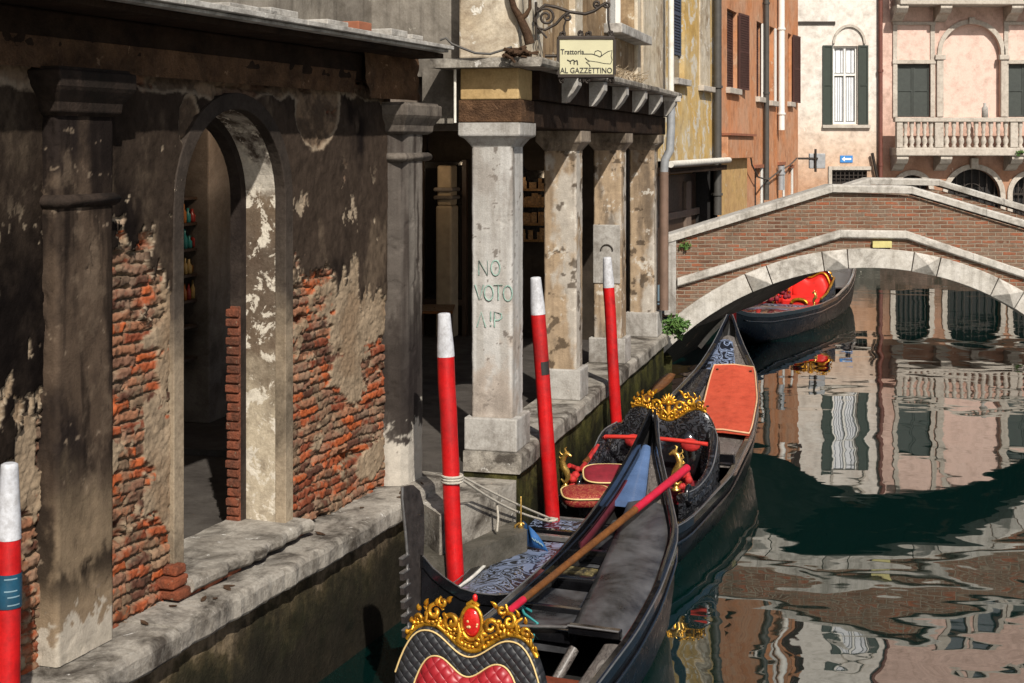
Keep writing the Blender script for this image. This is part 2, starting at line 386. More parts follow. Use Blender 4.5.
M['brass'] = simple('old_brass', (.72,.45,.12), .28, .85, var=.25, scale=14)
M['red_gem'] = simple('red_enamel', (.55,.015,.012), .25, var=.2, scale=30, coat=.5)
M['red_pad'], _t, _p = newmat('quilted_red_leather'); N = NT(_t); _v = N.vec(False)
def quilt(N, v, p, col, cell=.075, rough=.42):
    s = N.n('SeparateXYZ'); N.l(v, s.inputs[0])
    a = N.math('ADD', s.outputs[0], s.outputs[2]); b = N.math('SUBTRACT', s.outputs[0], s.outputs[2])
    h = N.math('MULTIPLY', N.math('ABSOLUTE', N.math('SINE', N.math('MULTIPLY', a, PI/cell))), N.math('ABSOLUTE', N.math('SINE', N.math('MULTIPLY', b, PI/cell))))
    h = N.math('POWER', h, .5)
    p.inputs['Roughness'].default_value = rough
    N.l(N.mix(N.rng(N.noise(v, 9, 5), .3, .7), col, tuple(c*.7 for c in col)), p.inputs['Base Color'])
    N.l(N.bump(h, .6, .014), p.inputs['Normal'])
quilt(N, _v, _p, (.36,.018,.026))
M['black_pad'], _t, _p = newmat('quilted_black_leather'); N = NT(_t)
quilt(N, N.vec(False), _p, (.020,.021,.024), .06, .55)
M['piping'] = simple('gold_piping', (.62,.46,.20), .5, var=.1)
M['red_cloth'], _t, _p = newmat('red_brocade'); N = NT(_t); _v = N.vec(False)
_n = N.noise(_v, 22, 3, .5, 2.0)
N.l(N.ramp(_n, [(.44,(.20,.008,.012)),(.50,(.27,.012,.014)),(.53,(.48,.27,.10)),(.56,(.22,.009,.012))]), _p.inputs['Base Color']); _p.inputs['Roughness'].default_value = .7
M['red_plain'] = simple('red_velvet', (.19,.007,.016), .75, var=.25, scale=9)
M['red_bright'] = simple('bright_red_cloth', (.66,.018,.012), .6, var=.2, scale=5, bump=.2)
M['red_rope'] = simple('red_paint', (.50,.03,.02), .4, var=.15)
M['orange_cover'] = weather('orange_red_board', (.58,.095,.05), (.50,.075,.04), (.28,.05,.03), 3, .5, .58, None, rough=.6, bump=.12, world=False, fine=90)
M['cover_edge'] = simple('pale_board_edge', (.60,.36,.20), .7)
M['wood_red'] = weather('red_brown_plank', (.22,.055,.028), (.15,.038,.02), (.06,.02,.012), 6, .5, .55, None, rough=.5, bump=.25, world=False)
M['wood_grey'], _t, _p = newmat('grained_grey_wood'); N = NT(_t); _v = N.vec(False)
_w = N.noise(N.scale(_v, (14, 2.2, 14)), 1.5, 6, .6, 1.6)
N.l(N.ramp(_w, [(.35,(.035,.030,.028)),(.48,(.16,.14,.125)),(.55,(.06,.052,.048)),(.65,(.22,.20,.18))]), _p.inputs['Base Color']); _p.inputs['Roughness'].default_value = .42
M['wood_oar'] = weather('varnished_oar_wood', (.19,.075,.022), (.11,.045,.018), (.10,.05,.03), 9, .5, .55, None, rough=.35, bump=.1, world=False)
M['oar_red'] = simple('crimson_oar_paint', (.46,.012,.035), .35, var=.15)
M['floor_dark'] = simple('dark_bilge', (.016,.015,.014), .6)
M['steel'] = simple('dull_steel', (.060,.050,.046), .42, .35, var=.35, scale=14, bump=.15)
M['steel_edge'] = simple('bright_steel', (.35,.34,.33), .35, .8)
M['pole_red'] = weather('worn_red_pole_paint', (.60,.007,.008), (.46,.006,.008), (.16,.008,.008), 3.5, .65, .56, (.50,.16,.13), .735, rough=.45, bump=.25, streak=.35, bdist=.006, spec=.5)
M['pole_white'] = weather('worn_white_pole_paint', (.60,.61,.64), (.50,.51,.54), (.22,.21,.20), 5, .5, .58, None, rough=.6, bump=.25, streak=.3, bdist=.006)
M['sticker'] = simple('dark_sticker', (.010,.055,.095), .4, var=.3)
M['sticker_print'] = simple('sticker_print', (.16,.25,.30), .5)
M['rope'] = simple('pale_rope', (.46,.42,.35), .85, var=.2, scale=60, bump=.4)
M['flag'] = simple('blue_cloth', (.012,.085,.25), .7, var=.15, scale=12)
M['teal'] = simple('teal_rope', (.02,.20,.20), .6)
M['bottles'] = [simple('amber_glass', (.40,.13,.02), .3), simple('ruby_glass', (.30,.03,.02), .3), simple('teal_glass', (.03,.22,.20), .3), simple('straw_glass', (.45,.30,.10), .3)]
# water
M['water'], _t, _p = newmat('canal_water'); N = NT(_t); _v = N.vec()
_p.inputs['Base Color'].default_value = (.001,.011,.0095,1); _p.inputs['Roughness'].default_value = .015
_p.inputs['IOR'].default_value = 2.4; _p.inputs['Specular IOR Level'].default_value = .5
_w1 = N.noise(N.scale(_v, (.9, 1.0, 1)), 1.0, 1.0, .3, .35)
_w2 = N.noise(N.scale(_v, (.8, 2.4, 1)), 1.6, 1.5, .4, .3)
_w3 = N.noise(N.scale(_v, (2.0, 1.7, 1)), 1.0, 1.0, .4, .8)
_h = N.math('ADD', N.math('ADD', N.math('MULTIPLY', _w1, .040), N.math('MULTIPLY', _w2, .0034)), N.math('MULTIPLY', _w3, .006))
_sy = N.n('SeparateXYZ'); N.l(_v, _sy.inputs[0])               # a passing wake has stirred the near water, the far canal lies calmer
_h = N.math('MULTIPLY', _h, N.rng(_sy.outputs[1], 9.5, 15.0, 1.0, .42))
N.l(N.bump(_h, .5, 1.0), _p.inputs['Normal'])
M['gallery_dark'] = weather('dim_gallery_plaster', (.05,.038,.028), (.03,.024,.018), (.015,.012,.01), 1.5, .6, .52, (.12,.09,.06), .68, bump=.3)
M['red_deep'] = simple('deep_red_cloth', (.40,.016,.014), .7, var=.35, scale=16, bump=.5)
# ------------------------------------------------------------------ the canal and the quay floors
b = MB(); b.add([(-40,-12,0),(40,-12,0),(40,75,0),(-40,75,0)], [(0,1,2,3)])
water = b.build('canal_water', M['water'], kind='structure', origin=(0,0,0))

W1 = Frame(-2.24, 7.59, 20.5)              # old quay building
W2 = Frame(0.08, 11.40, 15.1)              # corner building
W3 = Frame(8.2, 40.0, 20.0)                # yellow and orange houses
FL1, FL2 = .95, 1.0

# ------------------------------------------------------------------ numpy noise for the old wall's layers
def _h(ix, iy, seed):
    n = (ix.astype(np.int64)*374761393 + iy.astype(np.int64)*668265263 + seed*974711) & 0x7fffffff
    n = ((n ^ (n >> 13))*1274126177) & 0x7fffffff
    return ((n ^ (n >> 16)) & 0xffff)/65535.0
def vnoise(x, y, seed=0):
    ix, iy = np.floor(x), np.floor(y); fx, fy = x-ix, y-iy
    fx = fx*fx*(3-2*fx); fy = fy*fy*(3-2*fy)
    a, b_, c, d = _h(ix,iy,seed), _h(ix+1,iy,seed), _h(ix,iy+1,seed), _h(ix+1,iy+1,seed)
    return (a*(1-fx)+b_*fx)*(1-fy) + (c*(1-fx)+d*fx)*fy
def fbm(x, y, seed=0, o=5, g=.55):
    s = 0; a = 1; t = 0
    for i in range(o): s = s + a*vnoise(x*2**i, y*2**i, seed+i*17); t += a; a *= g
    return s/t
def sstep(a, b_, x): t = np.clip((x-a)/(b_-a), 0, 1); return t*t*(3-2*t)
def lerp3(a, b_, t): return a*(1-t[...,None]) + b_*t[...,None]

AU0, AU1, AZS = .78, 1.98, 3.24            # arch opening: jambs and springing line
AR = (AU1-AU0)/2; AC = (AU0+AU1)/2
def arch_path(r_extra=0., zb=1.03, n=22):
    """(u, z) from the foot of the near jamb over the arch to the far foot"""
    pts = [(AU0-r_extra, zb), (AU0-r_extra, zb+.6), (AU0-r_extra, zb+1.2), (AU0-r_extra, zb+1.7)]
    for i in range(n+1):
        a = PI - PI*i/n; pts.append((AC + (AR+r_extra)*math.cos(a), AZS + (AR+r_extra)*math.sin(a)))
    return pts + [(AU1+r_extra, zb+1.7), (AU1+r_extra, zb+1.2), (AU1+r_extra, zb+.6), (AU1+r_extra, zb)]

def K(c, like): return np.array(c)*np.ones(like.shape+(3,))
def old_wall(u0, u1, z0, z1, st, name, parent):
    nu, nz = int((u1-u0)/st)+1, int((z1-z0)/st)+1
    U, Z = np.meshgrid(np.linspace(u0,u1,nu), np.linspace(z0,z1,nz))
    # bricks
    wz = Z + (fbm(U*2.2, Z*2.2, 3, 5, .6)-.5)*.085
    bh, bl = .064, .245
    row = np.floor(wz/bh); off = _h(row, row*0, 5)*bl + np.where(row % 2 == 0, 0, bl*.5)
    uu = U + off + (fbm(U*5, Z*9, 8, 4)-.5)*.11
    colm = np.floor(uu/bl); fx = uu - colm*bl; fz = wz - row*bh
    ed = np.minimum(np.minimum(fx, bl-fx), np.minimum(fz, bh-fz)) + (fbm(U*30, Z*30, 9, 4, .65)-.5)*.026
    inb = sstep(.004, .008, ed)
    r1, r2 = _h(colm, row, 11), _h(colm, row, 23)
    pal = np.array([(.33,.085,.036),(.21,.06,.032),(.30,.14,.08),(.22,.115,.075),(.11,.05,.034),(.40,.10,.036)])
    bc = pal[np.minimum((r1*6).astype(int), 5)]*(.55+.8*fbm(U*22, Z*22, 31, 5, .65))[...,None]
    bc = lerp3(bc, K((.27,.20,.14), U), .55*sstep(.54,.66,fbm(U*4, Z*7, 33, 6, .66)))
    bc = lerp3(bc, K((.05,.035,.026), U), .7*sstep(.56,.66,fbm(U*6+5, Z*9, 35, 6, .66)))
    mor = np.array((.24,.175,.115))*(.35+1.0*fbm(U*30, Z*30, 41, 4))[...,None]
    crumb = fbm(U*5, Z*5, 51, 6, .65)
    col = lerp3(mor, bc, inb*(1-sstep(.54,.62,crumb)*.7))
    H = -.046 + inb*(.028+.022*(r2-.4)) + (fbm(U*26, Z*26, 61, 5, .7)-.5)*.030
    hole = sstep(.67, .76, fbm(U*2.3+3, Z*4.2, 71, 5, .6))*(r2 > .25)
    H -= hole*.045; col = col*(1-.3*hole[...,None])
    # rough beige undercoat, patchy over the bricks
    n1 = fbm(U*2.0, Z*2.6, 81, 7, .62)
    bias = np.interp(Z, [.9,1.3,1.7,2.05,2.35,2.9,3.4,4.4], [-.055,-.03,-.055,-.03,.09,.10,.10,.06])
    bias = bias - np.where((U > -.05) & (U < .78), .15*sstep(1.9,2.3,Z)*sstep(.62,.40,U+(n1-.5)*.3), 0)
    bias = bias + np.where((U > .42) & (U < .8) & (Z > 1.5), .09, 0) + np.where(U < -.5, .14*sstep(1.75, 2.0, Z)+.02, 0)
    bias = bias - np.where(U > 2.0, .03*(Z < 2.1), 0) + .10*sstep(3.2, 3.4, U)*sstep(1.9, 2.2, Z)*0
    bias = bias - .075*sstep(.62,.50,U)*sstep(-.1,.0,U)*sstep(1.2,1.4,Z)*sstep(2.5,2.2,Z)
    m1 = sstep(.505, .535, n1 + bias)
    bg = np.array((.29,.22,.15))*(.5+.95*fbm(U*14, Z*14, 91, 5, .65))[...,None]
    bg = lerp3(bg, np.array((.24,.17,.11)), sstep(.5,.7,fbm(U*3,Z*3,95,5)))
    H = np.maximum(H, H*(1-m1) + m1*(-.006 + (fbm(U*24, Z*24, 101, 5, .72)-.5)*.028))
    col = lerp3(col, bg, m1)
    # dark top coat with a torn lower edge, darker towards the near end
    edge = np.interp(U, [-3,-.75,-.45,.05,.2,.45,.62,.75,2.05,2.3,2.6,3.2,3.6], [2.2,2.25,2.4,2.75,3.05,3.05,2.95,2.75,2.45,2.55,2.6,2.5,2.4])
    n2 = fbm(U*1.7, Z*1.7, 111, 7, .62)
    m2 = sstep(-.012, .012, (Z-edge)*.55 + (n2-.5)*.75 + (fbm(U*7, Z*2.4, 115, 6, .62)-.5)*.62)
    bare = np.maximum(sstep(.36,.30,np.hypot((U-2.45)/1.0, (Z-3.82)/.8) + (n2-.5)*.35), sstep(.16,.12,np.hypot((U-.86)/.8, (Z-3.75)/1.2)+(n2-.5)*.2))
    bare = np.maximum(bare, sstep(3.92, 3.97, Z + (n2-.5)*.35))
    m2 = m2*(1-bare)
    chips = sstep(.672, .685, fbm(U*7, Z*5, 121, 6, .66))*sstep(3.6, 2.3, Z-(edge-2.4)*.6)
    m2 = m2*(1-chips)
    dk = lerp3(np.array((.050,.036,.027))*np.ones_like(col), np.array((.012,.009,.008)), sstep(.40,.62,fbm(U*1.6, Z*1.1, 131, 7, .62)))
    dk = lerp3(dk, np.array((.135,.10,.07)), .7*sstep(.55,.7,fbm(U*2.4+9, Z*1.2, 141, 7, .68)))
    dk = dk*(.55+.9*fbm(U*26, Z*18, 151, 5, .68))[...,None]*(.62+.38*sstep(-.3,1.9,U+(fbm(U*.9,Z*.9,155,4)-.5)*1.2))[...,None]
    H = H*(1-m2) + m2*(.010 + (fbm(U*3, Z*3, 165, 4, .6)-.5)*.03 + (fbm(U*18, Z*14, 161, 6, .7)-.5)*.010)
    col = lerp3(col, dk, m2)
    rim = sstep(.0,.35,m2)*sstep(1.,.65,m2); col = lerp3(col, np.array((.36,.29,.21)), rim*.8)
    br = bare*(Z > 3.3); col = lerp3(col, lerp3(np.array((.17,.115,.075))*np.ones_like(col), np.array((.055,.036,.026)), sstep(.4,.6,fbm(U*6,Z*6,171,6,.68))), br*.85)
    H = H + br*(fbm(U*11, Z*11, 181, 5, .65)-.5)*.035
    o3, d3, n3 = np.array(W1.o), np.array(W1.d), np.array(W1.n)
    P = o3 + U[...,None]*d3 + H[...,None]*n3; P[...,2] = Z
    keep = ~((U > AU0-.02) & (U < AU1+.02) & ((Z < AZS) | (np.hypot(U-AC, Z-AZS) < AR+.02)) & (Z > 1.0))
    idx = np.arange(nu*nz).reshape(nz, nu)
    q = np.stack([idx[:-1,:-1], idx[:-1,1:], idx[1:,1:], idx[1:,:-1]], -1).reshape(-1, 4)
    k = keep.reshape(-1)[q].all(1); q = q[k]
    used = np.unique(q); mp = np.zeros(nu*nz, int); mp[used] = np.arange(len(used))
    me = bpy.data.meshes.new(name)
    me.vertices.add(len(used)); me.vertices.foreach_set('co', (P.reshape(-1,3)[used] - np.array(wl(parent))).astype(np.float32).ravel())
    me.loops.add(len(q)*4); me.loops.foreach_set('vertex_index', mp[q].ravel().astype(np.int32))
    me.polygons.add(len(q)); me.polygons.foreach_set('loop_start', np.arange(0, len(q)*4, 4, dtype=np.int32))
    me.polygons.foreach_set('use_smooth', np.ones(len(q), bool))
    me.update(); me.validate()
    a = me.color_attributes.new('Col', 'FLOAT_COLOR', 'POINT')
    cc = np.ones((len(used), 4), np.float32); cc[:,:3] = np.clip(col.reshape(-1,3)[used], .004, 1)
    a.data.foreach_set('color', cc.ravel())
    me.materials.append(M['col_attr'])
    o = bpy.data.objects.new(name, me); C.objects.link(o); o.parent = parent
    return o


def skin(fr, sec, z0, z1, name, parent, colfn, amp=.006, st=.012, seed=0, back=True):
    """stone shaft: section polyline (u, w) swept upwards on a fine grid; stains, chips and any painted light as vertex colours"""
    P = [np.array(p, float) for p in sec]; pts = []; ss = []; s_ = 0
    cen = sum(P)/len(P)
    for a, c in zip(P[:-1], P[1:]):
        L_ = np.linalg.norm(c-a); n = max(1, int(L_/st))
        for k in range(n): pts.append(a+(c-a)*k/n); ss.append(s_+L_*k/n)
        s_ += L_
    pts.append(P[-1]); ss.append(s_)
    pts = np.array(pts); ss = np.array(ss); nz = int((z1-z0)/st)+1; zs = np.linspace(z0, z1, nz)
    S, Z = np.meshgrid(ss, zs); n = len(ss)
    nr = pts-cen; nr = nr/np.maximum(np.linalg.norm(nr, axis=1, keepdims=True), 1e-6)
    Sx = S+seed*3.7
    H = (fbm(Sx*9, Z*9, seed+1, 5, .65)-.5)*amp*2 - sstep(.68,.74,fbm(Sx*6, Z*6, seed+2, 5, .6))*amp*1.2
    col = np.clip(colfn(Sx, Z, S/s_), .004, 1)
    uw = pts[None]+nr[None]*H[...,None]
    o3, d3, n3 = np.array(fr.o), np.array(fr.d), np.array(fr.n)
    V = o3 + uw[...,0:1]*d3 + uw[...,1:2]*n3; V[...,2] = Z
    V = V.reshape(-1,3) - np.array(wl(parent)); idx = np.arange(n*nz).reshape(nz, n)
    q = np.stack([idx[:-1,:-1], idx[:-1,1:], idx[1:,1:], idx[1:,:-1]], -1).reshape(-1,4)
    faces = [tuple(f) for f in q.tolist()]
    if back: faces += [(int(idx[k,-1]), int(idx[k,0]), int(idx[k+1,0]), int(idx[k+1,-1])) for k in range(nz-1)] + [tuple(int(x) for x in idx[-1])]
    me = bpy.data.meshes.new(name); me.from_pydata(V.tolist(), [], faces); me.polygons.foreach_set('use_smooth', [True]*len(faces)); me.update()
    a = me.color_attributes.new('Col', 'FLOAT_COLOR', 'POINT'); cc = np.ones((n*nz,4), np.float32); cc[:,:3] = col.reshape(-1,3); a.data.foreach_set('color', cc.ravel())
    me.materials.append(M['col_attr']); o = bpy.data.objects.new(name, me); C.objects.link(o); o.parent = parent
    import bmesh
    b_ = bmesh.new(); b_.from_mesh(me); bmesh.ops.recalc_face_normals(b_, faces=b_.faces); b_.to_mesh(me); b_.free()
    return o
def col_dark(S, Z, f):  # dark shaft, tan lower down, pale flaking base
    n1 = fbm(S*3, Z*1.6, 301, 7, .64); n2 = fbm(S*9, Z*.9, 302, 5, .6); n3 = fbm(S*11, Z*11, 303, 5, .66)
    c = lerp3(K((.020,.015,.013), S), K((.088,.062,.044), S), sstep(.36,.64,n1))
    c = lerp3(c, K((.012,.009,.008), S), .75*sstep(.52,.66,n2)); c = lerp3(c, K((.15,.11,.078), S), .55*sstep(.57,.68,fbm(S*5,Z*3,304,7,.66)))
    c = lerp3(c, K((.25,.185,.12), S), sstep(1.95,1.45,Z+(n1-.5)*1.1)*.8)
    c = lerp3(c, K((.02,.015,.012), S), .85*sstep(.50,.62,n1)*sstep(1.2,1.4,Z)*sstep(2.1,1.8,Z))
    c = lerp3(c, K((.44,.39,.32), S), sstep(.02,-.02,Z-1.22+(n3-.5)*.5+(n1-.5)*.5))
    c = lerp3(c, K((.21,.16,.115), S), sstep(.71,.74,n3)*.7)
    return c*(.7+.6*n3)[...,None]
def col_grey_lit(S, Z, f):
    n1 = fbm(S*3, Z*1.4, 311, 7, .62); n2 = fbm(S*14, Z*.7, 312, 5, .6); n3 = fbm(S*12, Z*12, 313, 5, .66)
    c = lerp3(K((.055,.045,.039), S), K((.17,.15,.13), S), sstep(.40,.62,n2)*(.35+.65*sstep(.30,.45,f)*sstep(.72,.58,f))); c = lerp3(c, K((.030,.024,.021), S), .8*sstep(.48,.62,n1))  # front of shaft lightened: light along its middle is put into the colour
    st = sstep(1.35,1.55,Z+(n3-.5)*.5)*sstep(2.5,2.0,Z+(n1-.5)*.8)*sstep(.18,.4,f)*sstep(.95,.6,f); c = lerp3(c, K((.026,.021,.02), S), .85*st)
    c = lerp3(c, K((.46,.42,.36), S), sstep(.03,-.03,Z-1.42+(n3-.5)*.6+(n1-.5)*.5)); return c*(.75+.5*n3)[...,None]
def col_white(S, Z, f):
    n1 = fbm(S*2.5, Z*1.5, 321, 7, .62); n2 = fbm(S*16, Z*.5, 322, 5, .6); n3 = fbm(S*14, Z*14, 323, 5, .66)
    c = lerp3(K((.50,.485,.46), S), K((.40,.38,.35), S), sstep(.40,.62,n2)); c = lerp3(c, K((.40,.33,.27), S), .7*sstep(.50,.62,n1)*sstep(2.6,2.0,Z))
    c = lerp3(c, K((.17,.145,.12), S), .8*sstep(.60,.70,fbm(S*7,Z*.8,324,6,.6))*sstep(2.6,3.4,Z)); c = lerp3(c, K((.12,.10,.085), S), sstep(.705,.72,n3)*.8)
    c = lerp3(c, K((.24,.205,.175), S), .5*sstep(.58,.70,n1)); return c*(.82+.36*n3)[...,None]
def col_tan(S, Z, f):
    n1 = fbm(S*2.6, Z*1.3, 331, 7, .64); n2 = fbm(S*12, Z*.8, 332, 5, .6); n3 = fbm(S*12, Z*12, 333, 5, .68)
    c = lerp3(K((.40,.30,.20), S), K((.27,.20,.135), S), sstep(.38,.62,n2)); c = lerp3(c, K((.47,.43,.375), S), .9*sstep(.46,.58,n1))
    c = lerp3(c, K((.13,.10,.075), S), .7*sstep(.55,.70,fbm(S*4,Z*1.2,334,7,.66))); c = lerp3(c, K((.55,.52,.46), S), sstep(.68,.70,n3)*.7)
    c = lerp3(c, K((.07,.05,.035), S), sstep(.655,.69,fbm(S*9,Z*9,335,4))*.8); return c*(.72+.56*n3)[...,None]

# ------------------------------------------------------------------ old quay building on the near left
nb = thing('quay_building', 'crumbling brick building with peeling dark plaster and an arched opening above the canal ledge', 'building', tuple(W1(1, 0, 0)))
old_wall(-2.4, 3.62, .93, 4.12, .0095, 'wall', nb)
def rough(mb, amp, seed=1, sub=None): 
    rr = random.Random(seed); mb.v = [tuple(c + rr.uniform(-amp, amp) for c in v) for v in mb.v]; return mb
def slab(fr, u0, u1, w0, w1, z0, z1, nseg=24, amp=.01, seed=1, noise_front=.02, round_=.02):
    """a worn stone slab: section swept along the wall, front edge nibbled"""
    rr = random.Random(seed); mb = MB(); rings = []
    sec0 = [(w0,z0),(w1-.015,z0),(w1,z0+.02),(w1,z1-round_),(w1-round_*.35,z1-round_*.3),(w1-round_*1.2,z1),(w0,z1)]
    ph = [rr.uniform(0, 6.28) for _ in range(4)]
    for i in range(nseg+1):
        u = u0 + (u1-u0)*i/nseg
        k = sum(math.sin(u*f+p) for f, p in zip((3.1, 7.7, 15.3, 29), ph))*.25
        nib = noise_front*k + rr.uniform(-amp, amp)
        rings.append([fr(u, w + (nib if w > (w0+w1)/2 else 0), z + (rr.uniform(-amp, amp)*.5 if z > (z0+z1)/2 else rr.uniform(-amp, amp)*.5)) for w, z in sec0])
    mb.loft(rings, True, True, smooth=False); return mb
# base ledge stones: several long blocks butted end to end
us = [-2.6, -1.25, .25, 1.42, 2.62, 4.14]
lm = MB()
for i in range(5):
    s_ = slab(W1, us[i]+.007, us[i+1]-.007, -.25, .34 + .008*(i % 2), .80, .95 - .006*(i % 2), 22, .006, i+3, .010, .035)
    n = len(lm.v); lm.v += s_.v; lm.f += [tuple(k+n for k in f) for f in s_.f]; lm.sm += s_.sm; lm.mi += s_.mi
lm.build('ledge', M['istrian'], nb, bevel=.004)
b = MB(); b.bx(W1, -2.6, 4.12, -.4, .24, -1.0, .80); b.build('foundation', M['wet_wall'], nb)
# joist sockets / drain in the foundation
# pilasters
def pilaster(u0, u1, w, mat, z0, zcap, neck, name='pilaster', cham=.02):
    p = skin(W1, [(u0,-.12),(u0,w-cham),(u0+cham*.35,w-cham*.3),(u0+cham,w),(u1-cham,w),(u1-cham*.35,w-cham*.3),(u1,w-cham),(u1,-.12)], z0, zcap+.02, name, nb, col_grey_lit if cham > .05 else col_dark, .007, .0105, seed=int(u0*7)+20)
    c = MB(); prof = [(0, .0), (.03, .02), (.035, .07), (.075, .13), (.085, .15), (.085, .23), (.06, .235), (.06, .25)]
    c.loft([[W1(u0-e_, -.12, zcap+dz), W1(u0-e_, w+e_, zcap+dz), W1(u1+e_, w+e_, zcap+dz), W1(u1+e_, -.12, zcap+dz)] for e_, dz in prof], True, True, False)
    c.build('capital', mat, p, bevel=.008)
    r_ = MB(); prof = [(.0,-.035),(.02,-.02),(.028,0),(.02,.02),(0,.035)]
    r_.loft([[W1(u0-e_, -.11, neck+dz), W1(u0-e_, w+e_, neck+dz), W1(u1+e_, w+e_, neck+dz), W1(u1+e_, -.11, neck+dz)] for e_, dz in prof], True, True, True)
    r_.build('necking', mat, p)
    return p
pilaster(-.47, .0, .10, M['pilaster'], .95, 3.76, 3.32)
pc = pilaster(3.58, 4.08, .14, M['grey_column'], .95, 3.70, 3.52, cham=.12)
pilaster(-2.35, -1.9, .10, M['pilaster'], .95, 3.76, 3.32)
# arch surround and reveal
def sweep_arch(r0, r1, w0, w1, zb):
    A, B_ = arch_path(r0, zb), arch_path(r1, zb); mb = MB()
    mb.loft([[W1(a[0], w0, a[1]), W1(a[0], w1, a[1]), W1(c[0], w1, c[1]), W1(c[0], w0, c[1])] for a, c in zip(A, B_)], True, True, False); return mb
sweep_arch(0, .105, -.06, .022, 1.05).build('arch_surround', M['pilaster_arch'] if 'pilaster_arch' in M else weather('dark_arch_surround', (.075,.058,.046), (.05,.04,.033), (.02,.017,.015), 3, .5, .55, (.4,.33,.25), .69, bump=.4,
    zones=[(1.0,(.42,.34,.24)),(2.2,(.34,.27,.19)),(2.7,(.085,.068,.054)),(3.2,(.055,.043,.035)),(4.0,(.045,.035,.028))]), nb, bevel=.006)  # surround darker towards the top
mb = MB(); A = arch_path(.002, 1.0); mb.loft([[W1(u, w, z) for u, z in A] for w in (-.02, -.285)], False, False, False)
A = arch_path(.002, 1.0); mb.build('arch_reveal', M['reveal'], nb)
mb = MB(); A, B_ = arch_path(-.06, 1.0), arch_path(.12, 1.0)
mb.loft([[W1(a[0], -.285, a[1]), W1(a[0], -.37, a[1]), W1(c[0], -.37, c[1]), W1(c[0], -.285, c[1])] for a, c in zip(A, B_)], True, True, False)
mb.build('inner_arch', M['dark_plaster'], nb)
mb = MB(); mb.bx(W1, AU1-.068, AU1+.05, -.372, -.290, 1.0, 2.52); rr = random.Random(21); z = 1.04
while z < 2.5:
    j = rr.uniform(.0,.016); mb.bx(W1, AU1-.078-j, AU1+.02, -.385-rr.uniform(0,.012), -.292+rr.uniform(-.004,.002), z, z+.052); z += .064
mb.build('jamb_brickwork', weather('rough_jamb_brick', (.27,.085,.045), (.18,.07,.045), (.06,.035,.025), 9, .7, .5, (.3,.24,.17), .63, bump=1.), nb, bevel=.008)
s_ = slab(W1, AU0-.06, AU1+.14, -.40, .15, .985, 1.065, 26, .007, 11, .03, .03); s_.build('window_sill', M['istrian'], nb, bevel=.004)
b = MB(); rr = random.Random(5)
u = AU0-.1
while u < AU1+.1:
    l = rr.uniform(.12, .24); b.bx(W1, u, u+l-.012, -.1, .03+rr.uniform(0,.08), .952, .984); u += l
b.build('brick_course', simple('loose_red_brick', (.34,.10,.045), .9, var=.4, world=True, bump=.5), nb, bevel=.006)
# rough brick stubs beside the sill
b = MB(); 
for (u, w, z, l) in ((.60,.06,.965,.2),(.58,.03,1.03,.16),(.63,.02,1.095,.1)):
    b.bx(W1, u, u+l, -.05, w+.05, z, z+.058)
b.v = [tuple(Vector(v)+Vector((random.uniform(-.006,.006),random.uniform(-.006,.006),random.uniform(-.003,.003)))) for v in b.v]
b.build('broken_bricks', weather('broken_red_brick', (.30,.085,.04), (.2,.07,.04), (.07,.04,.03), 11, .7, .5, (.3,.24,.17), .63, bump=1.), nb, bevel=.014)
# timber beam, broken plaster band, eave
b = MB(); b.bx(W1, -2.6, 3.98, -.45, .05, 4.10, 4.30); b.build('timber_beam', M['beam'], nb, bevel=.012)
def rough_band(fr, u0, u1, z0, z1, w, amp, seed, st=.03):
    nu, nz = int((u1-u0)/st)+1, int((z1-z0)/st)+1
    U, Z = np.meshgrid(np.linspace(u0,u1,nu), np.linspace(z0,z1,nz))
    H = w + (fbm(U*4, Z*4, seed, 5, .62)-.5)*amp*2 + (fbm(U*14, Z*14, seed+3, 3)-.5)*amp*.5
    mb = MB(); vs = [fr(U[j,i], H[j,i], Z[j,i]) for j in range(nz) for i in range(nu)]
    mb.add(vs, [(j*nu+i, j*nu+i+1, (j+1)*nu+i+1, (j+1)*nu+i) for j in range(nz-1) for i in range(nu-1)], True); return mb
rough_band(W1, 3.0, 3.98, 3.97, 4.36, .10, .06, 33).build('broken_plaster', M['broken'], nb, fixn=False)
rough_band(W1, -2.4, 2.95, 4.0, 4.16, .055, .03, 35).build('broken_plaster', M['broken'], nb, fixn=False)
b = MB(); rr = random.Random(9)
b.bx(W1, -2.8, 3.80, -.6, .44, 4.342, 4.362)
u = -2.8
while u < 3.80:
    l = min(rr.uniform(.5, 1.1), 3.83-u)
    d = rr.uniform(0, .012)
    b.bx(W1, u, u+l-.006, -.55, .475+d, 4.364+d*.3, 4.392+d)
    u += l
b.build('eave', M['roof_stone'], nb, bevel=.004)
b = MB(); b.bx(W1, -2.8, 3.88, -.5, .36, 4.302, 4.340); b.build('eave_board', M['beam'], nb)
rr = random.Random(4)
for i, (px, l, mk, h) in enumerate(((262,.55,'roof_stone',.03),(292,.34,'roof_stone',.045),(345,.30,'roof_stone',.035),(372,.20,'terracotta',.06),(406,.28,'roof_stone',.05),(424,.2,'roof_stone',.035))):
    u = W1.ux(px, .45); b = MB(); b.bx(W1, u-l/2, u+l/2, .12, .40, 4.408, 4.408+h)
    b.build('loose_roof_slab' if mk == 'roof_stone' else 'roof_tile', M[mk], None, bevel=.006, label=(
        ['long thin pale stone slab lying nearest the camera on the left eave', 'second pale loose slab from the left on the left eave', 'flat pale slab left of the orange roof tile on the eave',
         'orange broken terracotta tile lying on the left eave', 'pale block just right of the orange tile on the eave', 'small grey slab at the far end of the left eave'][i]), cat='roof tile' if mk == 'terracotta' else 'stone slab', group='loose slabs on the eave')
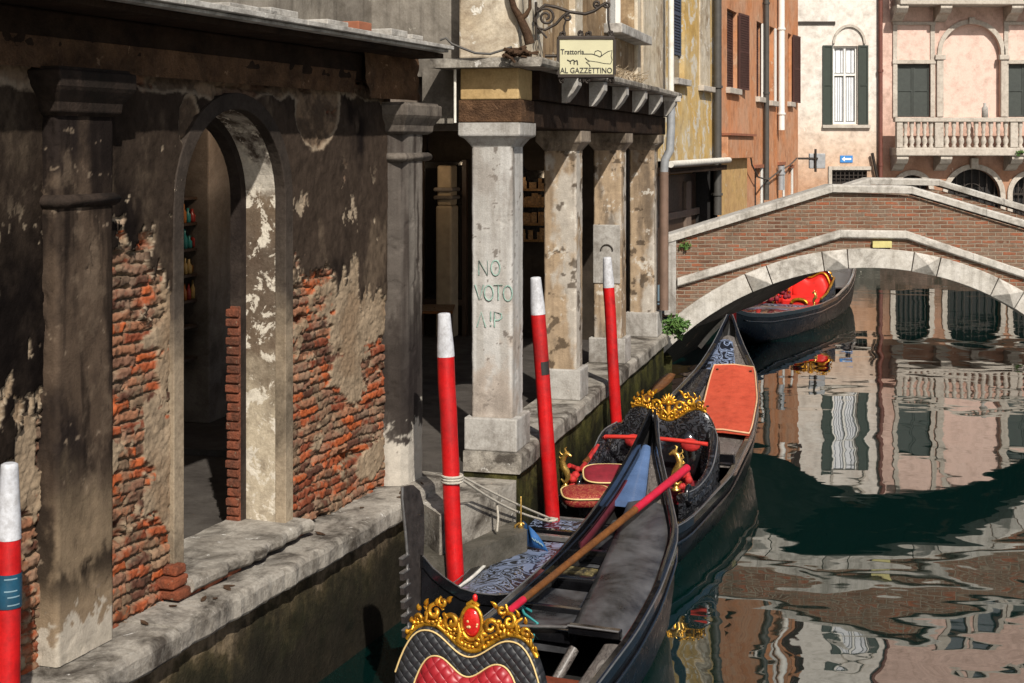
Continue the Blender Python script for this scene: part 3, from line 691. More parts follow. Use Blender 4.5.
# roof slope and upper wall set back
b = MB(); b.add([W1(-2.8,.40,4.397),W1(3.82,.40,4.397),W1(3.82,-.62,4.46),W1(-2.8,-.62,4.46)], [(0,1,2,3)]); b.build('roof', M['roof_stone'], nb, fixn=False)
b = MB(); b.bx(W1, -2.8, 5.1, -4.5, -.6, 4.305, 13); 
uw = b.build('upper_wall', M['upper_plaster'], nb)
b = MB(); b.bx(W1, W1.ux(390,-.6), W1.ux(398,-.6), -.62, -.575, 4.5, 7); b.build('moss_run', simple('green_moss', (.07,.085,.02), .95, world=True, var=.5), nb)
# inside the arcade
b = MB(); b.bx(W1, -2.8, 4.1, -3.4, -.28, .80, FL1-.005); b.build('arcade_floor', M['paving'], kind='structure')
b = MB(); b.bx(W1, -2.8, 4.1, -3.2, -.3, 4.05, 4.3); b.build('arcade_ceiling', M['soffit'], nb)
b = MB(); b.bx(W1, -2.8, 4.6, -3.5, -3.2, .9, 4.2); b.build('back_wall', M['inner_wall'], nb)
# ------------------------------------------------------------------ corner building with the columned arcade
cb = thing('corner_building', 'corner building with square stone columns along the canal and stained cream upper walls', 'building', tuple(W2(3, -1, 0)))
L2 = 7.75
s_ = slab(W2, 0, L2, -.5, 0, .93, 1.10, 40, .004, 21, .012, .03); s_.build('ledge', M['istrian'], cb, bevel=.004)
b = MB(); b.bx(W2, .02, L2-.02, -2.6, -.05, -1, .93); b.build('foundation', M['mossy_wall'], cb)
b = MB(); b.bx(W2, -.1, L2-.02, -3.6, -.5, .9, FL2); b.build('gallery_floor', M['paving'], kind='structure')
def column(t0, t1, w0, w1, zb, ped, mat, capmat, capz, ov):
    ch = .014; sh = skin(W2, [(t1,w0+ch),(t1-ch,w0),(t0+ch,w0),(t0,w0+ch),(t0,w1-ch),(t0+ch,w1),(t1-ch,w1),(t1,w1-ch)], ped-.01, capz+.02, 'column', cb, col_white if mat is M['white_stone'] else col_tan, .004, .0115, seed=int(t0*5)+40)
    c = MB(); c.bx(W2, t0-.045, t1+.045, w0-.05, w1+.05, zb, ped); c.build('pedestal', M['white_stone'], sh, bevel=.012)
    c = MB(); prof = [(.0,0),(.012,.02),(.05,.07),(ov,.09),(ov,.20)]
    c.loft([[W2(t0-e, w0-e, capz+dz), W2(t0-e, w1+e, capz+dz), W2(t1+e, w1+e, capz+dz), W2(t1+e, w0-e, capz+dz)] for e, dz in prof], True, True, False)
    c.build('capital', capmat, sh, bevel=.012)
    return sh
p3 = column(.07, .43, -.45, -.10, 1.10, 1.37, M['white_stone'], M['white_stone'], 3.60, .09)
cols = [column(t, t+.30, -.43, -.10, 1.10, ped, M['column_stone'], M['column_stone'], 3.56, .07) for t, ped in ((2.50,1.40),(4.92,1.39),(7.25,1.42))]
# white cement patch with an iron ring on the third column
b = MB(); b.bx(W2, 4.906, 4.93, -.433, -.115, 2.02, 2.70); 
b.build('cement_patch', M['white_stone'], cols[1], bevel=.008)
b = MB(); b.tube([W2(4.898, -.27 + .07*math.cos(a), 2.40+.07*math.sin(a)) for a in [PI*i/10 for i in range(11)]], .008, 6); b.build('iron_ring', M['iron'], cols[1])
# graffiti on the white pillar: strokes of faded green spray
def letters(txt, org, X, Z, N_, h, r, mat, name, parent, slant=0., gap=.28):
    G = {'N':[[(0,0),(0,1),(.6,0),(.6,1)]],'O':[[(.3+.3*math.cos(2*PI*i/12), .5+.5*math.sin(2*PI*i/12)) for i in range(13)]],'V':[[(0,1),(.3,0),(.6,1)]],'T':[[(0,1),(.6,1)],[(.3,1),(.3,0)]],
         'A':[[(0,0),(.3,1),(.6,0)]],'!':[[(.1,1),(.1,.35)],[(.1,.1),(.1,.02)]],'P':[[(0,0),(0,1),(.45,.9),(.5,.65),(.3,.48),(0,.45)]],'I':[[(.05,0),(.05,1)]]}
    b = MB(); x = 0; rr = random.Random(len(txt))
    for ch in txt:
        if ch == ' ': x += .5*h; continue
        j = rr.uniform(-.08,.08)
        for st in G[ch]:
            b.tube([org + X*((px_*h + x)) + Z*((pz_+j)*h) + N_*.006 for px_, pz_ in st], r, 5, True, .25, up=tuple(X))
        x += (.15 if ch in '!I' else .62)*h + gap*h
    return b.build(name, mat, parent)
Xg = W2.n; Ng = -W2.d
for txt, px, py in (('NO',479,276),('VOTO',475,299),('A!P',477,326)):
    Yd = W2(.07,-.45,0).y
    org = Vector(((px-CX)/FOC*(Yd-.05), 0, EYE-(py-HZ)/FOC*Yd))
    wv = (org.x - W2(.07,0,0).x)/W2.n.x
    letters(txt, W2(.07, wv, org.z), Xg, Vector((0,0,1)), Ng, .125, .0065, M['graffiti'], 'graffiti', p3, gap=.22 if txt != 'VOTO' else .03)
# architrave along the canal, short lintel over the water steps
b = MB(); b.bx(W2, .52, L2, -.48, -.03, 3.765, 4.0); b.build('timber_beam', M['beam'], cb, bevel=.012)
A0 = W1(4.1, -.1, 0)
b = MB(); b.bx(W2, .06, .5, -.56, -.02, 3.805, 3.99); b.build('brick_band', M['broken'], cb, bevel=.01)
b = MB(); b.bx(W2, .05, .5, -.54, -.04, 3.992, 4.25); b.build('corner_panel', M['ochre_old'], cb, bevel=.01)
b = MB(); b.bx(W2, .45, .7, -1.3, -.5, 3.74, 4.25); b.build('side_lintel', M['inner_wall'], cb)
b = MB(); b.bx(W2, .28, .5, -.95, -.55, 3.80, 4.25); b.build('recess_panel', M['upper_plaster'], cb)
b = MB(); b.tube([W2(.0,-.57,3.8), W2(.0,-.57,4.24)], .012, 6); b.build('thin_pipe', M['pipe_white'], cb)
# cornice
s_ = slab(W2, -.12, L2, -.75, .20, 4.25, 4.325, 40, .004, 31, .01, .02); s_.build('cornice', M['istrian'], cb, bevel=.004)
b = MB(); b.bx(W2, .52, L2, -.4, .02, 4.003, 4.248); b.build('cornice_backing', M['beam'], cb)
for t in (1.35, 2.55, 3.75, 4.95, 6.1, 7.3):
    c = MB(); sec = [(.02,4.245),(.17,4.245),(.17,4.16),(.12,4.08),(.06,4.01),(.02,4.0)]
    c.prism([W2(t,w,z) for w, z in sec], [W2(t+.16,w,z) for w, z in sec]); c.build('corbel', M['white_stone'], cb, bevel=.006)
# upper walls
b = MB(); b.bx(W2, .04, .9, -.55, -.04, 4.326, 13); b.build('corner_pier', M['cream'], cb, bevel=.02)
b = MB(); b.bx(W2, .30, 2.0, -1.6, -.55, 4.2, 13); b.build('set_back_wall', M['upper_plaster'], cb)
ua_, ub_ = W2.ux(606,-.06), W2.ux(634,-.06)
zt = 8.5
b = MB()
b.bx(W2, .9, ua_, -.5, -.06, 4.326, zt); b.bx(W2, ua_, ub_, -.5, -.06, 4.326, 4.93); b.bx(W2, ua_, ub_, -.5, -.06, 6.6, zt)
b.bx(W2, ub_, 6.0, -.5, -.06, 4.326, zt); b.bx(W2, .9, 6.0, -.5, -.06, zt, 13)
b.build('side_wall', M['brown_wall'], cb)
b = MB(); b.bx(W2, 6.0, L2+.05, -.5, -.03, 4.326, 13); b.build('end_pier', M['cream'], cb, bevel=.02)
b = MB(); b.bx(W2, 2.0, 2.35, -.3, -.0, 4.326, 13); b.bx(W2, ub_+.03, ub_+.25, -.3, -.02, 4.326, 13); b.build('wall_strip', M['cream'], cb, bevel=.015)
b = MB(); b.bx(W2, ua_, ub_, -.32, -.28, 4.93, 6.6); win = b.build('window', M['pane'], cb)
b = MB()
for u in (ua_, (ua_+ub_)/2-.025, ub_-.05): b.bx(W2, u, u+.05, -.278, -.22, 4.93, 6.6)
for z in (4.93, 5.7, 6.54): b.bx(W2, ua_+.052, ub_-.052, -.276, -.23, z, z+.06)
b.build('window_frame', M['frame_white'], win)
b = MB(); b.bx(W2, ua_-.12, ub_+.12, -.3, .14, 4.82, 4.925); b.build('window_sill', M['roof_stone'], win, bevel=.01)
b = MB(); b.bx(W2, -.1, L2, -4.0, -3.6, 1.0, 13); b.build('back_wall', M['inner_wall'], cb)
b = MB(); b.bx(W2, .5, L2, -3.6, -.5, 3.98, 4.2); b.build('gallery_ceiling', M['soffit'], cb)
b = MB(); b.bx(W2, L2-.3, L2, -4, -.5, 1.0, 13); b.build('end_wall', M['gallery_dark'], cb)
# shop front on the back wall: dark glass between timber posts
sw = MB(); sw.bx(W2, 2.45, 7.2, -3.60, -3.50, 1.5, 3.3); sg = sw.build('shop_window', M['shop_glass'], cb)
b = MB()
for t in np.arange(2.4, 7.3, 1.2): b.bx(W2, t, t+.09, -3.5, -3.42, 1.07, 3.3)
b.bx(W2, 2.4, 7.3, -3.5, -3.40, 3.3, 3.42); b.bx(W2, 2.4, 7.3, -3.5, -3.38, 1.40, 1.5); b.bx(W2, 2.4, 7.3, -3.498, -3.44, 1.0, 1.395)
b.build('shop_frame', M['shop_wood'], sg)
# the gallery's far end: dark shop glass, a pier built in place of a warm reflection, a lit display of gilded goods
EW = Frame(0,0,0); EW.o = W2(L2-.305, -.5, 0); EW.d = -W2.n; EW.n = -W2.d
def ewx(px, w=0.):
    k = (px-CX)/FOC; o = EW.o + EW.n*w; return (k*o.y - o.x)/(EW.d.x - k*EW.d.y)
def ewz(py, px=480): return EYE-(py-HZ)*(EW.o + EW.d*ewx(px)).y/FOC
b = MB(); b.bx(EW, ewx(466), ewx(424), .0, .05, 1.5, ewz(162)); eg = b.build('shop_window', M['shop_glass'], cb)
b = MB()
for px in (424, 466): b.bx(EW, ewx(px)-.03, ewx(px)+.03, .0, .09, 1.0, ewz(160))
b.bx(EW, ewx(466)+.032, ewx(424)-.032, .0, .08, 1.42, 1.5); b.build('shop_frame', M['shop_wood'], eg)
b = MB(); b.bx(EW, ewx(460), ewx(444), .06, .38, 1.0, ewz(205)); b.bx(EW, ewx(459), ewx(445), .07, .36, ewz(205), ewz(165)); pi_ = b.build('reflection_pier', simple('warm_reflection_stone', (.36,.27,.17), .8, world=True, bump=.3), cb, bevel=.03)  # solid pier standing in for a warm reflection in the shop glass
b = MB(); b.bx(EW, ewx(461.5), ewx(442.5), .04, .41, ewz(199), ewz(195)); b.bx(EW, ewx(461.5), ewx(442.5), .04, .41, ewz(191), ewz(187)); b.build('necking', M['inner_wall'], pi_, bevel=.02)
b = MB(); b.bx(EW, ewx(547), ewx(517), .0, .02, ewz(240), ewz(170)); dg = b.build('shop_display', M['shop_glass'], cb)
b = MB(); rr = random.Random(14)
for i_ in range(60):
    u = ewx(rr.uniform(518,546)); row = rr.randrange(4); z = ewz((238,222,204,188)[row]); h = rr.uniform(.06,.16)
    b.box(EW(u, .06+rr.uniform(0,.04), z+h/2), (rr.uniform(.04,.10), rr.uniform(.03,.06), h))
for row in (238,222,204,188): b.bx(EW, ewx(547), ewx(517), .02, .14, ewz(row)-.03, ewz(row))
b.build('goods', M['goods'], dg)
for k_, (c_, e_, lab) in enumerate(((EW(ewx(448), .9, 3.45), 3.2, 'added warm lamp under the arcade ceiling left of the white pillar'), (EW(ewx(534), .75, 3.3), 1.6, 'added warm lamp under the arcade ceiling right of the white pillar'))):  # lamps added to light the pier and the goods
    pl = bpy.data.lights.new('added_gallery_lamp', 'POINT'); pl.energy = e_; pl.color = (1,.76,.5); pl.shadow_soft_size = .06
    plo = bpy.data.objects.new('added_gallery_lamp', pl); C.objects.link(plo); plo.location = c_-Vector((0,0,.12))
    lt = thing('added_ceiling_lamp', lab, 'lamp', tuple(c_))
    b = MB(); b.lathe([(.10,-.02),(.03,.10),(.008,.12),(.008,.5)], c_, 12); b.build('lamp_shade', M['iron'], lt)
    b = MB(); b.ball(c_, .035, 6); b.build('bulb', M['added_lamp'], lt)
# tables and chairs of the trattoria under the arcade
def table(c, lab):
    t = thing('cafe_table', lab, 'table', c, 'tables under the arcade')
    b = MB(); b.box((c[0],c[1],c[2]+.73), (.7,.7,.035)); b.build('tabletop', M['wood_oar'], t, bevel=.01)
    for i in (-1,1):
        for j in (-1,1): b = MB(); b.box((c[0]+i*.3,c[1]+j*.3,c[2]+.356), (.045,.045,.712)); b.build('leg', M['shop_wood'], t)
def chair(c, a, lab):
    t = thing('cafe_chair', lab, 'chair', c, 'chairs under the arcade'); ax = (Vector((math.cos(a),math.sin(a),0)), Vector((-math.sin(a),math.cos(a),0)), Vector((0,0,1))); c = Vector(c)
    b = MB(); b.box(c+Vector((0,0,.45)), (.4,.4,.035), ax); b.build('seat', M['shop_wood'], t, bevel=.008)
    b = MB()
    for z in (.62,.74,.86): b.box(c+ax[1]*.185+Vector((0,0,z)), (.36,.02,.06), ax)
    b.build('backrest', M['shop_wood'], t)
    for i in (-1,1):
        for j in (-1,1): b = MB(); h = .94 if j > 0 else .43; b.box(c+ax[0]*.18*i+ax[1]*.185*j+Vector((0,0,h/2)), (.035,.035,h), ax); b.build('leg', M['shop_wood'], t)
tp = W2(1.75,-2.05,FL2); table(tuple(tp), 'tan wooden table under the arcade left of the white pillar')
chair(tuple(W2(1.05,-2.35,FL2)), 2.6, 'dark wooden chair on the near side of the tan table under the arcade'); chair(tuple(W2(2.6,-2.1,FL2)), -.4, 'dark wooden chair on the far side of the tan table under the arcade')
tp = W2(4.3,-2.3,FL2); table(tuple(tp), 'wooden table under the arcade behind the middle columns')
# drainpipe at the far corner of the building
dp = thing('drainpipe', 'grey and white drainpipe with an elbow at the far corner of the columned building', 'drainpipe', tuple(W2(L2+.1,.05,0)))
pp = [yp(x, y, 18.55) for x, y in ((671,-60),(671,98))]
b = MB(); b.tube(pp, .04, 8); b.build('upper_pipe', M['pipe_white'], dp)
b = MB(); b.tube([yp(x, y, 18.5) for x, y in ((671,98),(671,128),(670,150),(665,160),(664,172))], .055, 10); b.build('pipe_elbow', M['pipe_grey'], dp)
b = MB(); b.tube([yp(x, y, 18.5) for x, y in ((664,172),(664,310))], .06, 10); b.build('lower_pipe', simple('rusty_pipe', (.16,.10,.07), .7, world=True), dp)
b = MB(); b.box(yp(671,99,18.5), (.24,.2,.07)); b.build('pipe_bracket', M['roof_stone'], dp)

# goods on shelves and stone piers on the gallery's back wall, seen through the arch
for px0, px1, wo in ((209,234,-3.28),(237,247,-3.34)):
    u0, u1 = W2.ux(px0, wo), W2.ux(px1, wo); b = MB(); b.bx(W2, u0, u1, -3.61, wo, 1.0, 3.97); b.build('inner_pilaster', M['inner_wall'], cb, bevel=.015)
ua, ub = W2.ux(172,-3.5), W2.ux(206,-3.45)
b = MB(); b.bx(W2, ua, ub-.03, -3.605, -3.56, 1.55, 3.3); shop = b.build('shop_display', M['shop_glass'], cb)
b = MB(); zs_ = (1.62,1.92,2.16,2.40,2.64,2.88,3.12)
for z in zs_: b.bx(W2, ua-.03, ub, -3.555, -3.40, z-.012, z+.012)
for u in (ua-.03, ub-.02): b.bx(W2, u, u+.03, -3.558, -3.38, 1.5, 3.3)
b.build('shelf', M['shop_wood'], shop)
rr = random.Random(3)
for z in zs_[2:6]:
    u = ua+.06
    while u < ub-.06:
        r_ = rr.uniform(.02,.034); h = rr.uniform(.10,.19); b = MB()
        b.lathe([(r_*.8,0),(r_,.01),(r_,h*.55),(r_*.45,h*.72),(r_*.4,h),(0.004,h)], W2(u, -3.45, z+.013), 8)
        b.build('bottle', M['bottles'][rr.randrange(4)], None, label='small coloured glass bottle on the shelves behind the left arch', cat='bottle', group='bottles on the shop shelves behind the arch')
        u += r_*2 + rr.uniform(.012,.03)
lc = W2((ua+ub)/2-.2, -2.75, 3.72)  # lamp added above the view to brighten the shelves and inner pilasters
lt = thing('added_lamp', 'small warm lamp added to light the bottle shelves behind the left arch', 'lamp', tuple(lc))
b = MB(); b.ball(lc, .025, 6); b.build('bulb', M['added_lamp'], lt)
b = MB(); b.tube([lc+Vector((0,0,.03)), lc+Vector((0,0,.3))], .006, 6); b.build('cord', M['iron'], lt)
pl = bpy.data.lights.new('added_bulb', 'POINT'); pl.energy = 9; pl.color = (1,.78,.58); pl.shadow_soft_size = .03
plo = bpy.data.objects.new('added_bulb', pl); C.objects.link(plo); plo.location = lc-Vector((0,.0,.1))

# water steps between the two buildings
def step(o0, u0, u1, w0, w1, z0, z1, lab, seed, mat):
    s_ = slab(W2, u0, u1, w0, w1, z0, z1, 10, .006, seed, .012, .04)
    return s_.build('stone_step', M[mat], None, bevel=.006, label=lab, cat='step', group='water steps')
def stepq(pts, z0, z1, lab, mat):
    b = MB(); b.prism([Vector((x,y,z0)) for x,y in pts], [Vector((x,y,z1)) for x,y in pts])
    return b.build('stone_step', M[mat], None, bevel=.02, label=lab, cat='step', group='water steps')
def gq(pts, z): return [(gp(x, y, z).x, gp(x, y, z).y) for x, y in pts]
stepq(gq([(413,497),(440,515),(456,508),(516,482),(518,470),(463,470),(416,478)], .88), .52, .88, 'upper worn stone water step below the white pillar', 'istrian')
stepq(gq([(418,556),(455,556),(528,530),(500,515),(440,520)], .58), -.3, .58, 'lower dark wet stone step next to the water', 'wet_step')
rr = random.Random(31)
for i in range(11):
    u = rr.uniform(.2, 3.9); w = rr.uniform(.10, .27) if not (AU0-.1 < u < AU1+.2) else rr.uniform(.19,.28)
    c_ = W1(u, w, .953); a_ = rr.uniform(0, 6.28); l = rr.uniform(.018,.045); b = MB(); X = Vector((math.cos(a_), math.sin(a_), 0)); Y_ = Vector((-math.sin(a_), math.cos(a_), 0))
    o_ = [X*l+Vector((0,0,.008)), X*l*.3+Y_*l*.4+Vector((0,0,.004)), -X*l*.7+Y_*l*.25, -X*l, -X*l*.4-Y_*l*.35, X*l*.4-Y_*l*.3+Vector((0,0,.006))]
    b.prism([c_+p for p in o_], [c_+p+Vector((0,0,.005)) for p in o_])
    b.build('dead_leaf', M['bark'], None, label='dark curled dead leaf lying on the white stone ledge', cat='leaf', group='dead leaves on the ledge')
# ------------------------------------------------------------------ bridge
BY, BD, BS = 19.2, 3.2, FOC/19.2
def bp(px, py, dy=0.): return Vector(((px-CX)/BS, BY+dy, EYE-(py-HZ)/BS))
br = thing('bridge', 'low arched brick footbridge with white stone coping and diamond cut arch stones across the canal', 'bridge', (4.9, BY+1.5, 0))
SK = 1.25                                  # the bridge crosses the canal askew
AX, AZ, ARAD = 4.87, 1.955-3.93, 3.93       # arch circle of the soffit
def arc(r, a0, a1, n, y): return [Vector((AX + r*math.sin(a0+(a1-a0)*i/n), y, AZ + r*math.cos(a0+(a1-a0)*i/n))) for i in range(n+1)]
XL, XR = 2.18, 7.62
top = [bp(676,241), bp(832,192), bp(911,196)]; top.append(Vector((XR+.7, BY, top[2].z - (XR+.7-top[2].x)*.3)))
def ztop(x):
    xs = [p.x for p in top]; zs = [p.z for p in top]; return float(np.interp(x, xs, zs))
def spandrel(y0, y1):
    mb = MB(); n = 40; rings = []
    xs = list(np.linspace(XL, XR+.7, n+1))
    low = []
    for x in xs:
        d = abs(x-AX); z = AZ + math.sqrt(max((ARAD+.02)**2-d*d, 0)) if d < ARAD else -.6
        low.append(max(z, -.6) if z > .2 else -.6)
    mb.loft([[Vector((x,y0,zl)), Vector((x,y0,ztop(x))), Vector((x,y1,ztop(x))), Vector((x,y1,zl))] for x, zl in zip(xs, low)], True, True, False); return mb
spandrel(BY+.02, BY+.32).build('parapet', M['bridge_brick'], br)
_s = spandrel(BY+BD-.30, BY+BD); _s.v = [(v[0]+SK, v[1], v[2]) for v in _s.v]; _s.build('parapet', M['bridge_brick'], br)
# vault and deck
mb = MB(); a1 = .93
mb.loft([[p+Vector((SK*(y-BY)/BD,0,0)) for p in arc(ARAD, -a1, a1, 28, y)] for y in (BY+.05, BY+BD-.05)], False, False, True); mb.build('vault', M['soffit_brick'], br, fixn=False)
dk = [(XL-.3, 1.12),(XL+.5, 1.35),(bp(832,0).x, 2.30),(bp(911,0).x, 2.30),(XR+.9, 1.2)]
mb = MB(); mb.loft([[Vector((x,BY+.31,z)), Vector((x+SK,BY+BD-.29,z)), Vector((x+SK,BY+BD-.29,z-.22)), Vector((x,BY+.31,z-.22))] for x, z in dk], True, True, False); mb.build('deck', M['paving'], br)
# copings: butted stones
def coping(y0, y1, dz, ext):
    mb = MB(); pts = [Vector((bp(663,0).x, 0, bp(665,235).z-.02)), Vector((bp(832,0).x, 0, bp(832,184.5).z)), Vector((bp(911,0).x, 0, bp(911,186).z)), Vector((XR+.9, 0, bp(911,186).z-(XR+.9-bp(911,0).x)*.30))]
    for a, c in zip(pts[:-1], pts[1:]):
        n = max(1, round((c-a).length/.95))
        for i in range(n):
            p, q = a.lerp(c, i/n), a.lerp(c, (i+1)/n); g = (c-a).normalized()*.002
            p = p+g; q = q-g; j = random.uniform(-.004,.004)
            mb.loft([[Vector((s.x, y0+j, s.z-.105+dz)), Vector((s.x, y0-.01+j, s.z-.02+dz)), Vector((s.x, y0+.03+j, s.z+dz)), Vector((s.x, y1, s.z+dz)), Vector((s.x, y1, s.z-.105+dz))] for s in (p, q)], True, True, False)
    return mb
coping(BY-.05, BY+.40, 0, 0).build('coping', M['bridge_stone'], br, bevel=.006)
_s = coping(BY+BD-.38, BY+BD+.05, .03, 0); _s.v = [(v[0]+SK, v[1], v[2]) for v in _s.v]; _s.build('coping', M['bridge_stone'], br, bevel=.006)
# left end post
b = MB(); b.box(((bp(664,0).x+bp(676,0).x)/2, BY+.17, (bp(0,238).z+bp(0,315).z)/2), ((676-664)/BS, .40, (315-238)/BS)); b.build('end_post', M['white_stone'], br, bevel=.01)
# string course
st = [bp(677,283), bp(840,234.5), bp(906,235.5)]; st.append(Vector((XR+.5, BY, st[2].z-(XR+.5-st[2].x)*.335)))
mb = MB()
for a, c in zip(st[:-1], st[1:]):
    n = max(1, round((c-a).length/1.1))
    for i in range(n):
        p, q = a.lerp(c, i/n), a.lerp(c, (i+1)/n); g = (c-a).normalized()*.002; p = p+g; q = q-g
        mb.loft([[Vector((s.x, BY-.03, s.z-.05)), Vector((s.x, BY-.05, s.z-.03)), Vector((s.x, BY-.05, s.z+.055)), Vector((s.x, BY-.02, s.z+.068)), Vector((s.x, BY+.03, s.z+.068)), Vector((s.x, BY+.03, s.z-.05))] for s in (p, q)], True, True, False)
mb.build('string_course', M['bridge_stone'], br, bevel=.005)
# arch ring: long plain stones alternating with diamond-cut blocks
def ang(px): return math.asin(max(-1, min(1, ((px-CX)/BS - AX)/ARAD)))
dia = [(752,772),(824,848),(911,936),(990,1014)]
cuts = [-.86, -.66]; kinds = []
edges = [ang(x) for d in dia for x in d]
cuts = [-.92, -.70, edges[0]] + edges[1:] + [.92]
for i in range(len(cuts)-1):
    a, c = cuts[i]+.002, cuts[i+1]-.002; isd = (i >= 2 and i % 2 == 0 and i <= 8)
    r0, r1 = ARAD-.01, ARAD+.255
    P = lambda r, t, y: Vector((AX+r*math.sin(t), y, AZ+r*math.cos(t)))
    mb = MB(); n = 1 if isd else 5
    yf = BY-.03
    rg = [[P(r0, a+(c-a)*k/n, yf), P(r1, a+(c-a)*k/n, yf), P(r1, a+(c-a)*k/n, BY+.28), P(r0, a+(c-a)*k/n, BY+.28)] for k in range(n+1)]
    mb.loft(rg, True, True, False)
    if isd:
        m_ = (a+c)/2; ap = P((r0+r1)/2, m_, yf-.10)
        vs = [P(r0,a,yf-.001), P(r1,a,yf-.001), P(r1,c,yf-.001), P(r0,c,yf-.001), ap]; mb.add(vs, [(0,1,4),(1,2,4),(2,3,4),(3,0,4)])
    mb.build('diamond_stone' if isd else 'arch_stone', M['bridge_stone'], br, bevel=.006)
# back ring
mb = MB(); mb.loft([[q+Vector((SK,0,0)) for q in (P(ARAD-.01,t,BY+BD-.2), P(ARAD+.255,t,BY+BD-.2), P(ARAD+.255,t,BY+BD+.03), P(ARAD-.01,t,BY+BD+.03))] for t in np.linspace(-.92,.92,30)], True, True, False); mb.build('arch_stone', M['bridge_stone'], br)
b = MB(); a_ = bp(872,241); c_ = bp(891,247.5); b.box(((a_.x+c_.x)/2, BY-.02, (a_.z+c_.z)/2-.0), (c_.x-a_.x, .05, a_.z-c_.z)); pl_ = b.build('marker_plate', M['yellow_plate'], br)
# abutments reaching into the water
b = MB(); b.box((1.75, BY+BD/2, -.1), (.9, BD-.1, 1.6)); b.build('abutment', M['mossy_wall'], br)
b = MB(); b.box((9.0, BY+BD/2, -.1), (1.0, BD-.1, 2.4)); b.build('abutment', M['mossy_wall'], br)
# bank behind the corner building, quay beyond
b = MB(); pts = [W2(L2,-6,0), W2(L2,-.1,0), Vector((2.05,BY+.2,0)), Vector((2.05,BY+BD,0)), Vector((1.9,24.5,0)), Vector((-6,24.5,0))]
b.prism([p+Vector((0,0,-1)) for p in pts], [p+Vector((0,0,1.05)) for p in pts]); b.build('side_street', M['paving'], kind='structure')
b = MB(); b.prism([Vector(p) for p in ((8.4,14,-1),(30,14,-1),(30,24,-1),(9.4,24,-1))], [Vector(p) for p in ((8.4,14,1.1),(30,14,1.1),(30,24,1.1),(9.4,24,1.1))]); b.build('right_quay', M['paving'], kind='structure')

# ------------------------------------------------------------------ houses beyond the bridge
def holed(fr, u0, u1, z0, z1, holes, w=0., depth=.16):
    """wall face with rectangular openings and their reveals"""
    us = sorted({u0, u1} | {h[0] for h in holes} | {h[1] for h in holes}); zs = sorted({z0, z1} | {h[2] for h in holes} | {h[3] for h in holes})
    us = [u for u in us if u0 <= u <= u1]; zs = [z for z in zs if z0 <= z <= z1]
    mb = MB()
    for i in range(len(us)-1):
        for j in range(len(zs)-1):
            um, zm = (us[i]+us[i+1])/2, (zs[j]+zs[j+1])/2
            if any(h[0] < um < h[1] and h[2] < zm < h[3] for h in holes): continue
            mb.add([fr(us[i],w,zs[j]), fr(us[i+1],w,zs[j]), fr(us[i+1],w,zs[j+1]), fr(us[i],w,zs[j+1])], [(0,1,2,3)])
    for h in holes:
        a, c, d, e = h[:4]
        for p, q in (((a,d),(c,d)),((c,d),(c,e)),((c,e),(a,e)),((a,e),(a,d))):
            mb.add([fr(p[0],w,p[1]), fr(q[0],w,q[1]), fr(q[0],w-depth,q[1]), fr(p[0],w-depth,p[1])], [(0,1,2,3)])
    return mb
def solid(fr, u0, u1, z0, z1, w0, w1): b = MB(); b.bx(fr, u0, u1, w0, w1, z0, z1); return b
def shutter_leaf(fr, u0, u1, z0, z1, w, t=.035, louvre=True):
    b = MB(); f = .05
    b.bx(fr,u0,u0+f,w,w+t,z0,z1); b.bx(fr,u1-f,u1,w,w+t,z0,z1); b.bx(fr,u0+f,u1-f,w,w+t,z0,z0+f); b.bx(fr,u0+f,u1-f,w,w+t,z1-f,z1); b.bx(fr,u0+f,u1-f,w,w+t,(z0+z1)/2-f/2,(z0+z1)/2+f/2)
    b.bx(fr,u0+f,u1-f,w+.004,w+.012,z0+f,z1-f)
    if louvre:
        z = z0+f+.02
        while z < z1-f-.02: b.bx(fr,u0+f,u1-f,w+.012,w+t-.006,z,z+.028); z += .055
    return b
def hinged(fr, u, z0, z1, wd, ang_, mat, parent, side):
    """a louvred leaf hinged at u, opened by ang_ degrees from the wall plane"""
    sub = Frame(0,0,0); sub.o = fr(u, .03, 0); a = R(ang_)
    sub.d = (fr.d*side*math.cos(a) + fr.n*math.sin(a)); sub.n = Vector((sub.d.y,-sub.d.x,0))
    if sub.n.dot(fr.n) < 0: sub.n = -sub.n
    shutter_leaf(sub, 0, wd, z0, z1, 0).build('shutter', mat, parent)

# yellow house
yh = thing('yellow_house', 'narrow house with peeling yellow plaster just past the columned building', 'house', tuple(W3(W3.ux(690),0,0)))
u0, u1 = W3.ux(655), W3.ux(716); zg = W3.uz(690,160)[1]
wa, wb = W3.ux(673), W3.ux(684.5); zs_ = W3.uz(680,79)[1]
va, vb = W3.ux(699), W3.ux(709); vs_ = W3.uz(703,86)[1]
holed(W3, u0, u1, zg, 14, [(wa,wb,zs_,zs_+2.0),(wa,wb,zs_+3.6,zs_+5.4),(va,vb,zs_+3.6,zs_+5.4)]).build('wall', M['yellow_plaster'], yh)
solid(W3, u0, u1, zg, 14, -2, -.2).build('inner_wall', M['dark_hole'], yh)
solid(W3, va, vb, vs_, vs_+2.2, -.005, .025).build('blocked_window', M['cream'], yh)
for za in (zs_,):
    b = MB(); b.bx(W3, wa, wb, -.15, -.1, za, za+2); w_ = b.build('window', M['pane'], yh)
    shutter_leaf(W3, wa+.02, wb-.02, za+.45, za+1.98, -.09).build('shutter', M['shut_blue'], w_)
    solid(W3, wa-.08, wb+.08, za-.12, za-.003, -.02, .12).build('window_sill', M['roof_stone'], w_, bevel=.01)
    solid(W3, va-.08, vb+.08, vs_-.11, vs_-.003, .0, .12).build('window_sill', M['pal_stone'], yh, bevel=.01)
